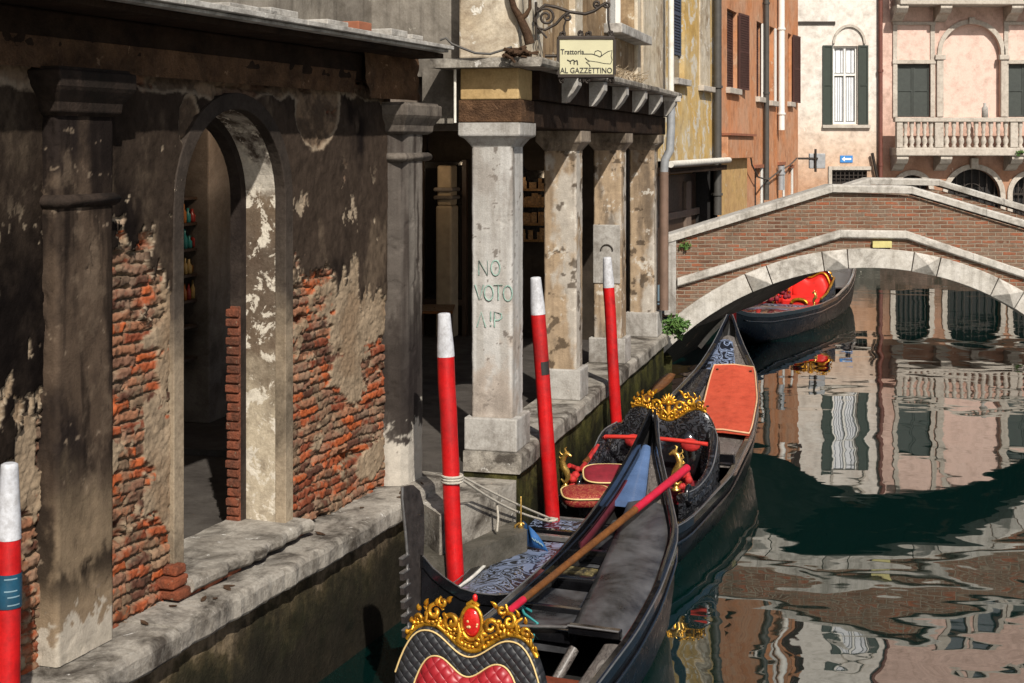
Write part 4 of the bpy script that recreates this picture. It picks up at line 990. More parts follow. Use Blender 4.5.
# lower shop front of the yellow house under a gutter
solid(W3, u0, u1, 1.0, zg-.25, -1.2, -.5).build('shop_front', M['tan_plaster'], yh)
solid(W3, u0, W3.ux(706,-.5), 1.0, zg-.3, -.5, -.46).build('shop_shutter', M['shop_wood'], yh)
b = MB()
for px in (684, 697): b.bx(W3, W3.ux(px,-.45), W3.ux(px+5,-.45), -.46, -.40, 1.0, zg-.45)
b.bx(W3, u0, W3.ux(706,-.45), -.46, -.38, zg-1.15, zg-1.02); b.build('shop_frame', simple('grey_brown_wood', (.17,.12,.09), .7, world=True), yh)
b = MB(); b.bx(W3, u0, u1-.1, -.5, .25, zg-.22, zg-.12); b.build('canopy', M['beam'], yh)
b = MB(); b.tube([W3(u0,.28,zg-.05), W3(u1-.05,.28,zg-.02)], .06, 10); b.build('gutter', M['pipe_white'], yh)

# orange house
oh = thing('orange_house', 'tall orange plastered house with brown shutters and several drainpipes beyond the bridge', 'house', tuple(W3(W3.ux(760),0,0)))
u0, u1 = W3.ux(717.5), W3.ux(798)
wins = []
for (xa, xb, yt, yb_, pxm) in ((727,737,10,88,731),(756.5,762.5,22,97,759),(769.5,774.5,27,101,772),(788,791.5,34,102,790)):
    ua, ub = W3.ux(xa), W3.ux(xb); z0 = W3.uz(pxm,yb_)[1]; z1 = W3.uz(pxm,yt)[1]; wins.append((ua,ub,z0,z1))
up = [(a,c,d+4.1,e+4.1) for a,c,d,e in wins]
dr = []
for (xa,xb,yt) in ((754.5,761,168),(778,783,165),(788.5,791.5,168)):
    ua, ub = W3.ux(xa), W3.ux(xb); dr.append((ua,ub,1.05,W3.uz((xa+xb)/2,yt)[1]))
holed(W3, u0, u1, 1.0, 14.5, wins+up+dr).build('wall', M['orange_plaster'], oh)
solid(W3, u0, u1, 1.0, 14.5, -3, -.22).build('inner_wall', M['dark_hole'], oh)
b = MB(); b.add([W3(u1,0,1),W3(u1,-6,1),W3(u1,-6,14.5),W3(u1,0,14.5)], [(0,1,2,3)]); b.build('end_wall', M['orange_plaster'], oh)
for k, (a, c, d, e) in enumerate(wins+up):
    b = MB(); b.bx(W3, a, c, -.17, -.13, d, e); w_ = b.build('window', M['pane'], oh)
    solid(W3, a-.12, c+.12, d-.13, d-.003, -.02, .10).build('window_sill', M['pal_stone'], w_, bevel=.01)
    wd = (c-a)
    i = k % 4
    if i in (0, 3):
        shutter_leaf(W3, a+.01, c-.01, d+.01, e-.02, -.12).build('shutter', M['shut_brown'], w_)
        hinged(W3, c, d, e, .80, 5, M['shut_brown'], w_, 1)
    elif i == 1:
        shutter_leaf(W3, a+.01, a+wd*.9, d+.01, e-.02, -.12).build('shutter', M['shut_brown'], w_)
        solid(W3, a+wd*.92, c+.16, d, e, -.02, .02).build('window_frame', M['frame_white'], w_)
    else:
        shutter_leaf(W3, a+.01, a+wd*.6, d+.01, e-.02, -.12).build('shutter', M['shut_brown'], w_)
        solid(W3, c, c+.22, d, e, -.02, .02).build('window_frame', M['frame_white'], w_)
for k, (a, c, d, e) in enumerate(dr):
    b = MB(); b.bx(W3, a, c, -.17, -.12, d, e); d_ = b.build('door', M['dark_hole'], oh)
    solid(W3, c, c+.12, d, e, -.02, .03).build('door_frame', M['frame_white'], d_)
    solid(W3, a-.1, c+.2, e, e+.08, -.02, .05).build('lintel', M['terracotta'], d_)
# projecting bay low on the orange house (its underside and side cast the slanted shade)
ua, ub = W3.ux(718.5), W3.ux(745); zz0 = W3.uz(735,158)[1]; zz1 = W3.uz(735,136)[1]
solid(W3, ua, ub, zz0, zz1, 0, .20).build('projecting_bay', M['orange_plaster'], oh, bevel=.01)
solid(W3, ua-.03, ub+.04, zz1, zz1+.05, 0, .26).build('bay_cap', M['terracotta'], oh)
solid(W3, ua-.02, ub+.1, 1.0, zz0-.003, .003, .03).build('tan_patch', M['tan_plaster'], oh)
solid(W3, u0, u1+.2, 14.4, 14.6, -.5, .5).build('eave', M['roof_stone'], oh)
def downpipe(px, y0, y1, r, mat, lab, w=.1):
    u, za = W3.uz(px, y0, w); _, zb_ = W3.uz(px, y1, w)
    t = thing('drainpipe', lab, 'drainpipe', tuple(W3(u, w, max(zb_,0))), 'drainpipes on the canal houses')
    b = MB(); b.tube([W3(u,w,zb_), W3(u,w,za)], r, 8); b.build('pipe', mat, t)
    b = MB(); z = zb_+.4
    while z < za: b.tube([W3(u,w,z), W3(u,w,z+.05)], r*1.3, 8); b.bx(W3,u-.02,u+.02,0.002,w,z,z+.04); z += 2.2
    b.build('pipe_clamp', mat, t)
downpipe(717.5, -120, 215, .085, M['pipe_dark'], 'dark drainpipe between the yellow house and the orange house', .12)
downpipe(766.5, -120, 200, .065, M['pipe_dark'], 'dark drainpipe in the middle of the orange house')
downpipe(781.5, -120, 130, .085, M['frame_white'], 'white drainpipe ending halfway up the orange house', .12)
downpipe(781.0, 166, 190, .09, M['pipe_grey'], 'short grey pipe beside the door of the orange house', .12)
# slack cable along the orange house
b = MB(); pts = [(748,140),(752,165),(758,177),(768,180),(778,172),(790,165),(797,158)]
b.tube([W3(W3.uz(x,y,.14)[0], .14, W3.uz(x,y,.14)[1]) for x,y in pts], .02, 6); b.build('cable', M['pipe_dark'], None, label='slack dark cable looped across the lower orange house', cat='cable')

# white house and salmon palazzo across the end of the canal
FY = 44.9; FS = FOC/FY
FF = Frame(0, FY, 90, 1)                     # u = x, w towards the viewer
def fx(px): return (px-CX)/FS
def fz(py): return EYE-(py-HZ)/FS
wh = thing('white_house', 'sunlit warm white house with one tall green shuttered window at the end of the canal', 'house', (fx(840), FY, 0))
hs = [(fx(833),fx(857.5),fz(124),fz(46)), (fx(832),fx(867),fz(184),fz(170))]
up_ = [(fx(833),fx(857.5),10.2,12.7)]
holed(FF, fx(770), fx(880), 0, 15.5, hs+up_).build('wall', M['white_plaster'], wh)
solid(FF, fx(770), fx(880), 0, 15.5, -3, -.25).build('inner_wall', M['dark_hole'], wh)
for i, (a, c, d, e) in enumerate([hs[0]]+up_):
    b = MB(); b.bx(FF, a, c, -.2, -.16, d, e); w_ = b.build('window', M['pane'], wh)
    b = MB()
    for u in (a, (a+c)/2-.03, c-.06): b.bx(FF, u, u+.06, -.15, -.09, d, e)
    for z in (d, d+(e-d)*.62, e-.07): b.bx(FF, a+.062, c-.062, -.148, -.10, z, z+.07)
    b.build('window_frame', M['frame_white'], w_)
    b = MB(); n = 40
    for (x0, x1) in ((a+.08,(a+c)/2-.05),((a+c)/2+.05,c-.08)):
        rings = [[Vector((x0+(x1-x0)*k/20, FY+.155+.008*math.sin(k*1.1), z)) for k in range(21)] for z in (d+.1, d+(e-d)*.6)]
        b.loft(rings, False, False)
    rings = [[Vector((a+.08+(c-a-.16)*k/30, FY+.155+.006*math.sin(k*.8), z)) for k in range(31)] for z in (d+(e-d)*.66, e-.1)]
    b.loft(rings, False, False); b.build('curtain', M['curtain'], w_, fixn=False)
    for x0, x1 in ((a-10.5/FS, a-.02), (c+.02, c+10.5/FS)): shutter_leaf(FF, x0, x1, d-.02, e+.02, .02, louvre=False).build('shutter', M['shut_green'], w_)
    solid(FF, a-.35, c+.4, d-.13, d-.03, -.02, .12).build('window_sill', M['pal_stone'], w_, bevel=.01)
    # blind arch over the window
    cx_, r_, zs2 = (a+c)/2+.12, (fx(868)-fx(835))/2, e+.08
    b = MB(); A_ = [(cx_+r_*math.cos(t), zs2+r_*math.sin(t)*1.15) for t in np.linspace(0,PI,19)]; B2 = [(cx_+(r_-.07)*math.cos(t), zs2+(r_-.07)*math.sin(t)*1.15) for t in np.linspace(0,PI,19)]
    b.loft([[FF(p[0],-.0,p[1]),FF(p[0],.07,p[1]),FF(q[0],.07,q[1]),FF(q[0],-.0,q[1])] for p,q in zip(A_,B2)], True, True, False); b.build('blind_arch', M['pal_stone'], w_)
a, c, d, e = hs[1]; b = MB()
for k in range(9): u = a+(c-a)*k/8; b.bx(FF,u-.015,u+.015,-.06,-.03,d,e)
for k in range(4): z = d+(e-d)*(k+.5)/4; b.bx(FF,a,c,-.062,-.045,z-.012,z+.012)
b.build('window_grille', M['iron'], wh)
solid(FF, a-.12, a-.01, d, e+.1, -.02, .06).build('grille_frame', M['pal_stone'], wh); solid(FF, a-.12, c+.12, e+.003, e+.12, -.02, .058).build('grille_frame', M['pal_stone'], wh)
solid(FF, fx(770), fx(880), 15.3, 15.55, -.5, .45).build('eave', M['roof_stone'], wh)
solid(FF, fx(798), fx(835), fz(24.5), fz(21.5), .0, .05).build('iron_tie', M['iron'], wh)

pz = thing('palazzo', 'salmon pink palazzo with stone balcony and blind arch at the end of the canal', 'palace', (fx(970), FY, 0))
P0, P1 = fx(880), 23.0
HL = [(fx(897),fx(930),fz(117),fz(64)), (fx(1008),fx(1041),fz(117),fz(64))]
GA = [(fx(947),fx(1000),1.0,fz(169)), (fx(895),fx(929),1.0,fz(175)), (fx(1012),fx(1050),1.0,fz(175))]
NI = (fx(941.5),fx(1000.5),fz(117),fz(24))
U2 = [(fx(897),fx(930),9.2,11.6),(fx(945),fx(965),9.2,12.2),(fx(978),fx(998),9.2,12.2),(fx(1008),fx(1041),9.2,11.6)]
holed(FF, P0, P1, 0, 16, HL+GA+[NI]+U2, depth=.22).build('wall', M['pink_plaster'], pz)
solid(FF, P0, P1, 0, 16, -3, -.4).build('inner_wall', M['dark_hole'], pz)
def arch_fill(a, c, zt, depth, mat, parent, name, w=0.):
    """spandrels that turn the top of a square opening into a half round"""
    r = (c-a)/2; m_ = (a+c)/2; zs = zt-r
    for sgn in (-1, 1):
        o = [(m_+sgn*r*math.cos(t), zs+r*math.sin(t)) for t in np.linspace(0, PI/2, 12)] + [(m_+sgn*r, zt)]
        b = MB(); b.prism([FF(u, w-.002, z) for u,z in o], [FF(u, w-depth, z) for u,z in o]); b.build(name, mat, parent)
def arch_band(a, c, zt, zb, r_out, w, mat, parent, name, n=20):
    r = (c-a)/2; m_ = (a+c)/2; zs = zt-r
    A_ = [(a, zb)]+[(m_-r*math.cos(t), zs+r*math.sin(t)) for t in np.linspace(0,PI,n)]+[(c, zb)]
    B2 = [(a-r_out, zb)]+[(m_-(r+r_out)*math.cos(t), zs+(r+r_out)*math.sin(t)) for t in np.linspace(0,PI,n)]+[(c+r_out, zb)]
    b = MB(); b.loft([[FF(p[0],-.05,p[1]),FF(p[0],w,p[1]),FF(q[0],w,q[1]),FF(q[0],-.05,q[1])] for p,q in zip(A_,B2)], True, True, False); return b.build(name, mat, parent)
b = MB(); b.bx(FF, NI[0], NI[1], -.22, -.16, NI[2], NI[3]); ni = b.build('blind_arch', M['pink_light'], pz)
arch_fill(NI[0], NI[1], NI[3], .155, M['pink_plaster'], ni, 'spandrel'); arch_band(NI[0], NI[1], NI[3], NI[2], 4.5/FS, .06, M['pal_stone'], ni, 'arch_frame')
b = MB(); b.box(((NI[0]+NI[1])/2, FY-.06, NI[3]+.10), (.2,.14,.22)); b.build('keystone', M['pal_stone'], ni, bevel=.02)
for (u0_, u1_) in ((fx(936),fx(943)),(fx(1000),fx(1006.5))):
    solid(FF, u0_, u1_, fz(117), fz(60), -.02, .10).build('pilaster', M['pal_stone'], pz, bevel=.02); solid(FF, u0_-.06, u1_+.06, fz(60)+.002, fz(55), -.02, .15).build('capital', M['pal_stone'], pz, bevel=.02)
for a, c, d, e in HL:
    b = MB(); b.bx(FF, a, c, -.15, -.1, d, e); w_ = b.build('window', M['dark_hole'], pz)
    m_ = (a+c)/2
    for x0, x1 in ((a+.01,m_-.006),(m_+.006,c-.01)): shutter_leaf(FF, x0, x1, d+.01, e-.01, -.09, louvre=False).build('shutter', M['shut_grey'], w_)
    solid(FF, a-.14, a-.003, d, fz(25), -.02, .06).build('window_frame', M['pal_stone'], w_); solid(FF, c+.003, c+.14, d, fz(25), -.02, .06).build('window_frame', M['pal_stone'], w_)
    solid(FF, a-.16, c+.16, e+.003, e+.13, -.02, .09).build('lintel', M['pal_stone'], w_, bevel=.01); solid(FF, a-.16, c+.16, fz(25)+.002, fz(25)+.10, -.02, .09).build('lintel', M['pal_stone'], w_, bevel=.01)
    solid(FF, a+.0, c-.0, e+.135, fz(25), -.02, .012).build('panel', M['pink_light'], w_)
for i, (a, c, d, e) in enumerate(U2):
    b = MB(); b.bx(FF, a, c, -.17, -.12, d, e); w_ = b.build('window', M['pane'], pz)
    if i in (0, 3):
        m_ = (a+c)/2
        for x0, x1 in ((a+.01,m_-.006),(m_+.006,c-.01)): shutter_leaf(FF, x0, x1, d+.01, e-.01, -.1, louvre=False).build('shutter', M['shut_grey'], w_)
    for x0, x1 in ((a-.14,a-.003),(c+.003,c+.14)): solid(FF, x0, x1, d, e, -.02, .06).build('window_frame', M['pal_stone'], w_)
    solid(FF, a-.2, c+.2, e+.003, e+.14, -.02, .09).build('lintel', M['pal_stone'], w_, bevel=.01)
for i, (a, c, d, e) in enumerate(GA):
    b = MB(); b.bx(FF, a, c, -.36, -.3, d, e); dd = b.build('door', M['dark_hole'], pz)
    arch_fill(a, c, e, .22, M['pink_plaster'], dd, 'spandrel'); arch_band(a, c, e, d, .16, .06, M['pal_stone'], dd, 'arch_frame')
    b = MB(); r_ = (c-a)/2; m_ = (a+c)/2; zs = e-r_
    for k in range(7): u = a+(c-a)*(k+.5)/7; b.bx(FF,u-.015,u+.015,-.2,-.17,d, zs+math.sqrt(max(r_*r_-(u-m_)**2,0)))
    b.tube([FF(m_+r_*.45*math.cos(t), -.185, zs+r_*.45*math.sin(t)) for t in np.linspace(0,PI,12)], .02, 5); b.bx(FF,a,c,-.2,-.165,zs-.03,zs+.03)
    b.build('iron_grille', M['iron'], dd)
b = MB(); b.box((fx(973), FY-.1, fz(163)), (.24,.2,.34)); b.build('keystone', M['pal_stone'], pz, bevel=.03)
# balconies
def balcony(zt, zrail, x0, x1, name='balcony'):
    b = MB(); b.bx(FF, x0, x1, .0, .85, zt-.26, zt); bal = b.build(name, M['pal_stone'], pz, bevel=.03)
    b = MB(); b.bx(FF, x0-.05, x1, .62, .90, zrail-.14, zrail); b.build('handrail', M['pal_stone'], bal, bevel=.02)
    for px0, px1 in ((889.5,895.5),(927,935.5),(1001,1008.5),(1034,1042)):
        b = MB(); b.bx(FF, fx(px0), fx(px1), .64, .86, zt+.002, zrail-.142); b.build('post', M['pal_stone'], bal, bevel=.015)
    for a_, c_, n in ((895.5,927,5),(935.5,1001,9),(1008.5,1034,4)):
        for k in range(n):
            u = fx(a_+(c_-a_)*(k+.5)/n); h = zrail-.142-zt-.002
            prof = [(.07,0),(.07,.06),(.045,.09),(.085,.22),(.075,.33),(.04,.46),(.05,.48),(.04,.50),(.06,.60),(.045,.70),(.07,.86),(.07,1)]
            b = MB(); b.lathe([(r_*1.12, q*h) for r_, q in prof], FF(u, .75, zt+.002), 10); b.build('baluster', M['pal_stone'], bal)
    for px in (896, 939, 1009, 1040):
        sec = [(.0,zt-.262),(.78,zt-.262),(.80,zt-.36),(.66,zt-.5),(.4,zt-.56),(.2,zt-.7),(0,zt-.75)]; u = fx(px)
        b = MB(); b.prism([FF(u-.18,w,z) for w,z in sec], [FF(u+.18,w,z) for w,z in sec]); b.build('corbel', M['pal_stone'], bal, bevel=.02)
    return bal
balcony(fz(147.5), fz(118), fx(889), fx(1045)); balcony(fz(-1), fz(-31), fx(893), fx(1050))
solid(FF, P0, P1, 15.8, 16.1, -.5, .5).build('eave', M['roof_stone'], pz)
b = MB(); b.lathe([(.08,0),(.11,.02),(.10,.30),(.05,.36),(.05,.46),(.0,.46)], FF(fx(977), .75, fz(118)+.003), 10); b.build('stone_urn', M['white_stone'], None, label='small white urn standing on the palazzo balcony rail', cat='urn')
# brown downpipe between white house and palazzo
t = thing('drainpipe', 'brown red drainpipe between the white house and the salmon palazzo', 'drainpipe', (fx(879.5), FY-.1, 1))
b = MB(); b.tube([(fx(879.5),FY-.12,1.0),(fx(879.5),FY-.12,15.3)], .07, 8); b.build('pipe', M['pipe_rust'], t)
b = MB()
for z in (3,6,9,12): b.tube([(fx(879.5),FY-.12,z),(fx(879.5),FY-.12,z+.08)], .095, 8)
b.build('pipe_clamp', M['pipe_rust'], t)
b = MB(); b.tube([(fx(871),FY-.15,fz(153)),(fx(876),FY-.15,fz(178))], .05, 6); b.build('metal_bar', M['iron'], None, label='short dark bar leaning against the wall beside the brown drainpipe', cat='bar')
# street sign, iron lamp
t = thing('street_sign', 'small blue sign with a white arrow on the white house wall', 'sign', (fx(846), FY-.04, fz(163)))
solid(FF, fx(840), fx(852.5), fz(162.5), fz(155.5), .01, .03).build('sign_board', M['sign_blue'], t)
b = MB(); zc = fz(159)
b.prism([FF(u,.032,z) for u,z in ((fx(841.5),zc),(fx(844.5),zc+.08),(fx(844.5),zc+.03),(fx(851),zc+.03),(fx(851),zc-.03),(fx(844.5),zc-.03),(fx(844.5),zc-.08))],
        [FF(u,.036,z) for u,z in ((fx(841.5),zc),(fx(844.5),zc+.08),(fx(844.5),zc+.03),(fx(851),zc+.03),(fx(851),zc-.03),(fx(844.5),zc-.03),(fx(844.5),zc-.08))]); b.build('arrow', M['sign_white'], t)
# hanging iron signal box on a bracket at the corner of the orange house
LY = 40.2; ls = FOC/LY
t = thing('iron_lamp', 'grey square lamp on a dark bracket at the far corner of the orange house', 'lamp', tuple(yp(816,160,LY)))
b = MB(); b.box(yp(817,161,LY), (16/ls,.12,15/ls)); b.build('lamp_box', M['pipe_grey'], t, bevel=.02)
b = MB(); b.tube([yp(797,158.5,LY), yp(818,158.5,LY-.1)], .03, 6); b.tube([yp(815.5,149,LY-.1), yp(815.5,172,LY-.1)], .035, 6); b.build('bracket', M['iron'], t)

# ------------------------------------------------------------------ trattoria sign
sgY = W2(W2.ux(560,.3),.3,0).y
sx0, sx1, sy0, sy1 = 558, 614.5, 38, 76
def sp(px, py, dy=0.): return yp(px, py, SY) + Vector((0,dy,0))
SY = 11.85
k_ = SY/FOC
sg = thing('hanging_sign', 'cream trattoria sign with black lettering hanging from a scrolled iron bracket', 'sign', tuple(sp(586,76)))
c0, c1 = sp(sx0,sy1), sp(sx1,sy0)
b = MB(); b.box((c0+c1)/2, (c1.x-c0.x-.03,.03,c1.z-c0.z-.03)); b.build('sign_board', M['sign_cream'], sg)
b = MB(); f = .022
b.box(((c0.x+c1.x)/2,SY,c1.z), (c1.x-c0.x,.05,f)); b.box(((c0.x+c1.x)/2,SY,c0.z), (c1.x-c0.x,.05,f)); b.box((c0.x,SY,(c0.z+c1.z)/2), (f,.05,c1.z-c0.z-f)); b.box((c1.x,SY,(c0.z+c1.z)/2), (f,.05,c1.z-c0.z-f)); b.build('sign_frame', M['iron'], sg)
def text(body, px, py, hpx, wpx, mat, parent, name='lettering'):
    cu = bpy.data.curves.new(name, 'FONT'); cu.body = body; cu.size = 1; cu.extrude = 0; cu.offset = .012; cu.resolution_u = 3
    o = bpy.data.objects.new(name, cu); C.objects.link(o); bpy.context.view_layer.update()
    me = bpy.data.meshes.new_from_object(o.evaluated_get(bpy.context.evaluated_depsgraph_get())); bpy.data.objects.remove(o)
    xs = [v.co.x for v in me.vertices]; ys = [v.co.y for v in me.vertices]
    sxx = wpx*k_/(max(xs)-min(xs)); syy = hpx*k_/(max(ys)-min(ys)); p = sp(px, py) - wl(parent)
    for v in me.vertices: v.co = Vector((p.x+(v.co.x-min(xs))*sxx, p.y-.019, p.z+(v.co.y-min(ys))*syy))
    me.materials.clear(); me.materials.append(mat); o2 = bpy.data.objects.new(name, me); C.objects.link(o2); o2.parent = parent; return o2
text('Trattoria', 560.5, 54.5, 5.2, 23.5, M['sign_ink'], sg); text('AL GAZZETTINO', 560, 73.3, 5.6, 52, M['sign_ink'], sg)
text('\u00e6\u00e6', 568, 63.5, 4.5, 10, M['sign_ink'], sg, 'ornament') if False else None
def inkline(pts, r=.0032): ink.tube([sp(x,y,-.018) for x,y in pts], r, 5, True, .3, up=(1,0,0))
ink = MB()
inkline([(584,54),(592,54),(597,55.5),(600,57)],.004); inkline([(594,55),(595,51.5),(598,50.5),(601,52),(601.5,55),(600,57)]); inkline([(600,57),(604,54),(608,51.5),(612,50.5),(611,56),(612,60),(610.5,64)])
inkline([(585,58),(587,60),(590,61),(586,62.5),(589,64.5),(590,67)],.004); inkline([(590,61),(597,62),(604,63.5),(610,64)],.002); inkline([(567,60),(570,61.5),(573,60),(575,61.5),(577,60.5)],.005); inkline([(570,61.5),(570.5,64)],.004); inkline([(574,61.5),(574,64.5)],.005); inkline([(577,60.5),(577.5,65)],.005)
ink.build('line_drawing', M['sign_ink'], sg)
def spiral(cx_, cy_, r, a0, turns, n=22, sgn=1): return [(cx_+r*(1-.8*i/n)*math.cos(a0+sgn*2*PI*turns*i/n), cy_+r*(1-.8*i/n)*math.sin(a0+sgn*2*PI*turns*i/n)) for i in range(n+1)]
ir = MB()
def iron(pts, r=.011): ir.tube([sp(x,y) for x,y in pts], r, 6)
iron([(537,12),(545,5),(556,7),(570,12),(585,14),(594,11),(601,6),(606,3)], .014)
iron(spiral(597,4,4,1.2,1.2)); iron(spiral(607,4.5,3.5,3.6,1.3,sgn=-1)); iron(spiral(546,17,9,4.0,1.6)); iron(spiral(568,17,4.5,5.,1.3,sgn=-1))
iron([(537,12),(534,20),(538,28),(545,30),(556,24),(563,16),(570,12)], .012); iron([(566,20),(564,26),(564,33)], .008); iron([(608,8),(608,20),(610,32)], .008)
for cx_, s_ in ((562,1),(581,-1),(588,1),(611,-1)): iron([(cx_,37)]+spiral(cx_,34,3.3,-1.2,1.3,sgn=s_), .009)
for cx_, s_ in ((562,1),(581,-1),(588,1),(611,-1)): iron([(cx_,77)]+spiral(cx_,80,3.3,1.2,1.3,sgn=s_), .008)
iron([(536,2),(536,40)], .012); iron([(538,28),(547,38)], .009); iron([(545,56),(558,56)], .014)
iron([(558,37),(614,37)], .012); iron([(558,77),(614,77)], .010); iron([(558,37),(558,77)], .008)
ir.build('scroll_bracket', M['iron'], sg)
b = MB(); b.tube([sp(536,30), W2(W2.ux(541,-.02),-.03,sp(536,30).z)], .014, 6); b.tube([sp(537,8), W2(W2.ux(541,-.02),-.03,sp(536,8).z)], .014, 6); b.build('wall_arm', M['iron'], sg)

# solid forked shape standing in for a wall shadow, cable tangle and dry twigs on the cornice
vn = MB()
def vp(px, py, w=.03): return yp(px, py, 11.41)
def hp(px, py, w=0): return yp(px, py, 11.28+w)
vn.tube([vp(530,44), vp(527,33), vp(522,22), vp(519,16)], [.042,.038,.034,.028], 8); vn.tube([vp(519,16), vp(514,8), vp(510,-6), vp(507,-40), vp(512,-80), vp(506,-130)], [.032,.027,.024,.02,.015,.008], 7); vn.tube([vp(520,19), vp(526,15), vp(530,8), vp(530,-14), vp(526,-50)], [.028,.022,.016,.012,.006], 7)
vn.build('shadow_fork', M['bark'], None, label='dark forked shape standing in for a shadow on the wall left of the trattoria sign', cat='shadow shape')
ct = MB(); rr = random.Random(12); wv = .06
base = [(440,40),(446,38),(452,44),(462,48),(475,53),(490,54),(503,50),(512,47)]
ct.tube([hp(x,y,.05) for x,y in base], .010, 6)
ct.build('cable', M['pipe_dark'], None, label='thin black cable sagging along the cornice left of the trattoria sign', cat='cable')
ct = MB()
for i in range(16):
    x0 = rr.uniform(503,514); y0 = rr.uniform(48,57); ln = rr.uniform(10,28)
    ct.tube([hp(x0+ln*q, y0+rr.uniform(-2,2)+q*rr.uniform(-4,6), rr.uniform(-.05,.10)) for q in (0,.3,.6,1)], rr.uniform(.008,.018), 5)
ct.build('dry_branch_heap', M['bark'], None, label='heap of dark dry branches lying on the cornice beside the trattoria sign', cat='branches')
ct = MB()
for i in range(90):
    x0 = rr.uniform(596,640); c_ = W2(W2.ux(x0,.1), rr.uniform(.02,.15), 4.33)
    ct.tube([c_, c_+Vector((rr.uniform(-.05,.05),rr.uniform(-.05,.05),rr.uniform(.03,.10))), c_+Vector((rr.uniform(-.12,.12),rr.uniform(-.12,.12),rr.uniform(.04,.16)))], [.008,.006,.003], 4)
ct.build('dry_plant', M['dry_leaf'], None, label='dry pale weeds growing on the cornice right of the trattoria sign', cat='plant')
def leaves(mb, c, r, n, seed, size=.04, sq=(1,1,1)):
    rr = random.Random(seed)
    for i in range(n):
        d = Vector((rr.gauss(0,1),rr.gauss(0,1),rr.gauss(0,1))).normalized()*r*rr.random()**.4
        p = Vector(c)+Vector((d.x*sq[0],d.y*sq[1],d.z*sq[2])); s = size*rr.uniform(.6,1.4)
        a = Vector((rr.gauss(0,1),rr.gauss(0,1),rr.gauss(0,1))).normalized(); b_ = a.orthogonal().normalized()
        mb.add([p-a*s, p+b_*s*.45+a*s*.1, p+a*s, p-b_*s*.45+a*s*.1], [(0,1,2,3)])
def plant(name, lab, cat, c, r, n, seed, size, sq, stem=True):
    t = thing(name, lab, cat, tuple(Vector(c)-Vector((0,0,r*sq[2]))))
    b = MB(); rr = random.Random(seed*7)
    for q in range(5): leaves(b, Vector(c)+Vector((rr.uniform(-.7,.7)*r*sq[0], rr.uniform(-.3,.3)*r, rr.uniform(-.8,.6)*r*sq[2])), r*rr.uniform(.35,.75), n//5, seed+q, size, sq)
    b.build('foliage', M['leaf'], t, fixn=False)
    b = MB(); rr = random.Random(seed)
    for i in range(7): b.tube([Vector(c)+Vector((0,.1,-r*.6)), Vector(c)+Vector((rr.uniform(-r,r)*.5,rr.uniform(-r,r)*.3,rr.uniform(-r*.2,r*.5)))], .006, 4)
    b.build('stem', M['bark'], t)
plant('ivy_bush', 'green leafy weed growing at the left foot of the bridge', 'plant', yp(673,327,18.75), .2, 520, 5, .035, (1,.7,.95))
plant('wall_fern', 'tiny green plant growing from the bridge brickwork near its left end', 'plant', yp(685,244,BY-.03), .07, 70, 8, .025, (1,.5,1.1))
plant('balcony_plant', 'tiny green sprig growing under the palazzo balcony on the right', 'plant', Vector((fx(1012), FY-.9, fz(153))), .12, 60, 9, .05, (1.4,.5,.6))
# ------------------------------------------------------------------ gondolas
def tab(t):
    ds = [a for a, _ in t]; vs = [v for _, v in t]
    # smooth (Catmull-like) interpolation through a dense linear table
    xs = np.linspace(ds[0], ds[-1], 400); ys = np.interp(xs, ds, vs)
    k = np.hanning(25); k /= k.sum(); yp_ = np.convolve(np.pad(ys, 12, mode='edge'), k, 'valid'); yp_[0], yp_[-1] = ys[0], ys[-1]
    return lambda d: float(np.interp(d, xs, yp_))
def curve(pts, n=5):
    pts = [tuple(p) for p in pts]; out = []; P_ = [pts[0]]+pts+[pts[-1]]
    for i in range(1, len(P_)-2):
        for k in range(n):
            t = k/n; out.append(tuple(.5*((2*b_)+(-a+c)*t+(2*a-5*b_+4*c-e)*t*t+(-a+3*b_-3*c+e)*t**3) for a,b_,c,e in zip(P_[i-1],P_[i],P_[i+1],P_[i+2])))
    return out+[pts[-1]]
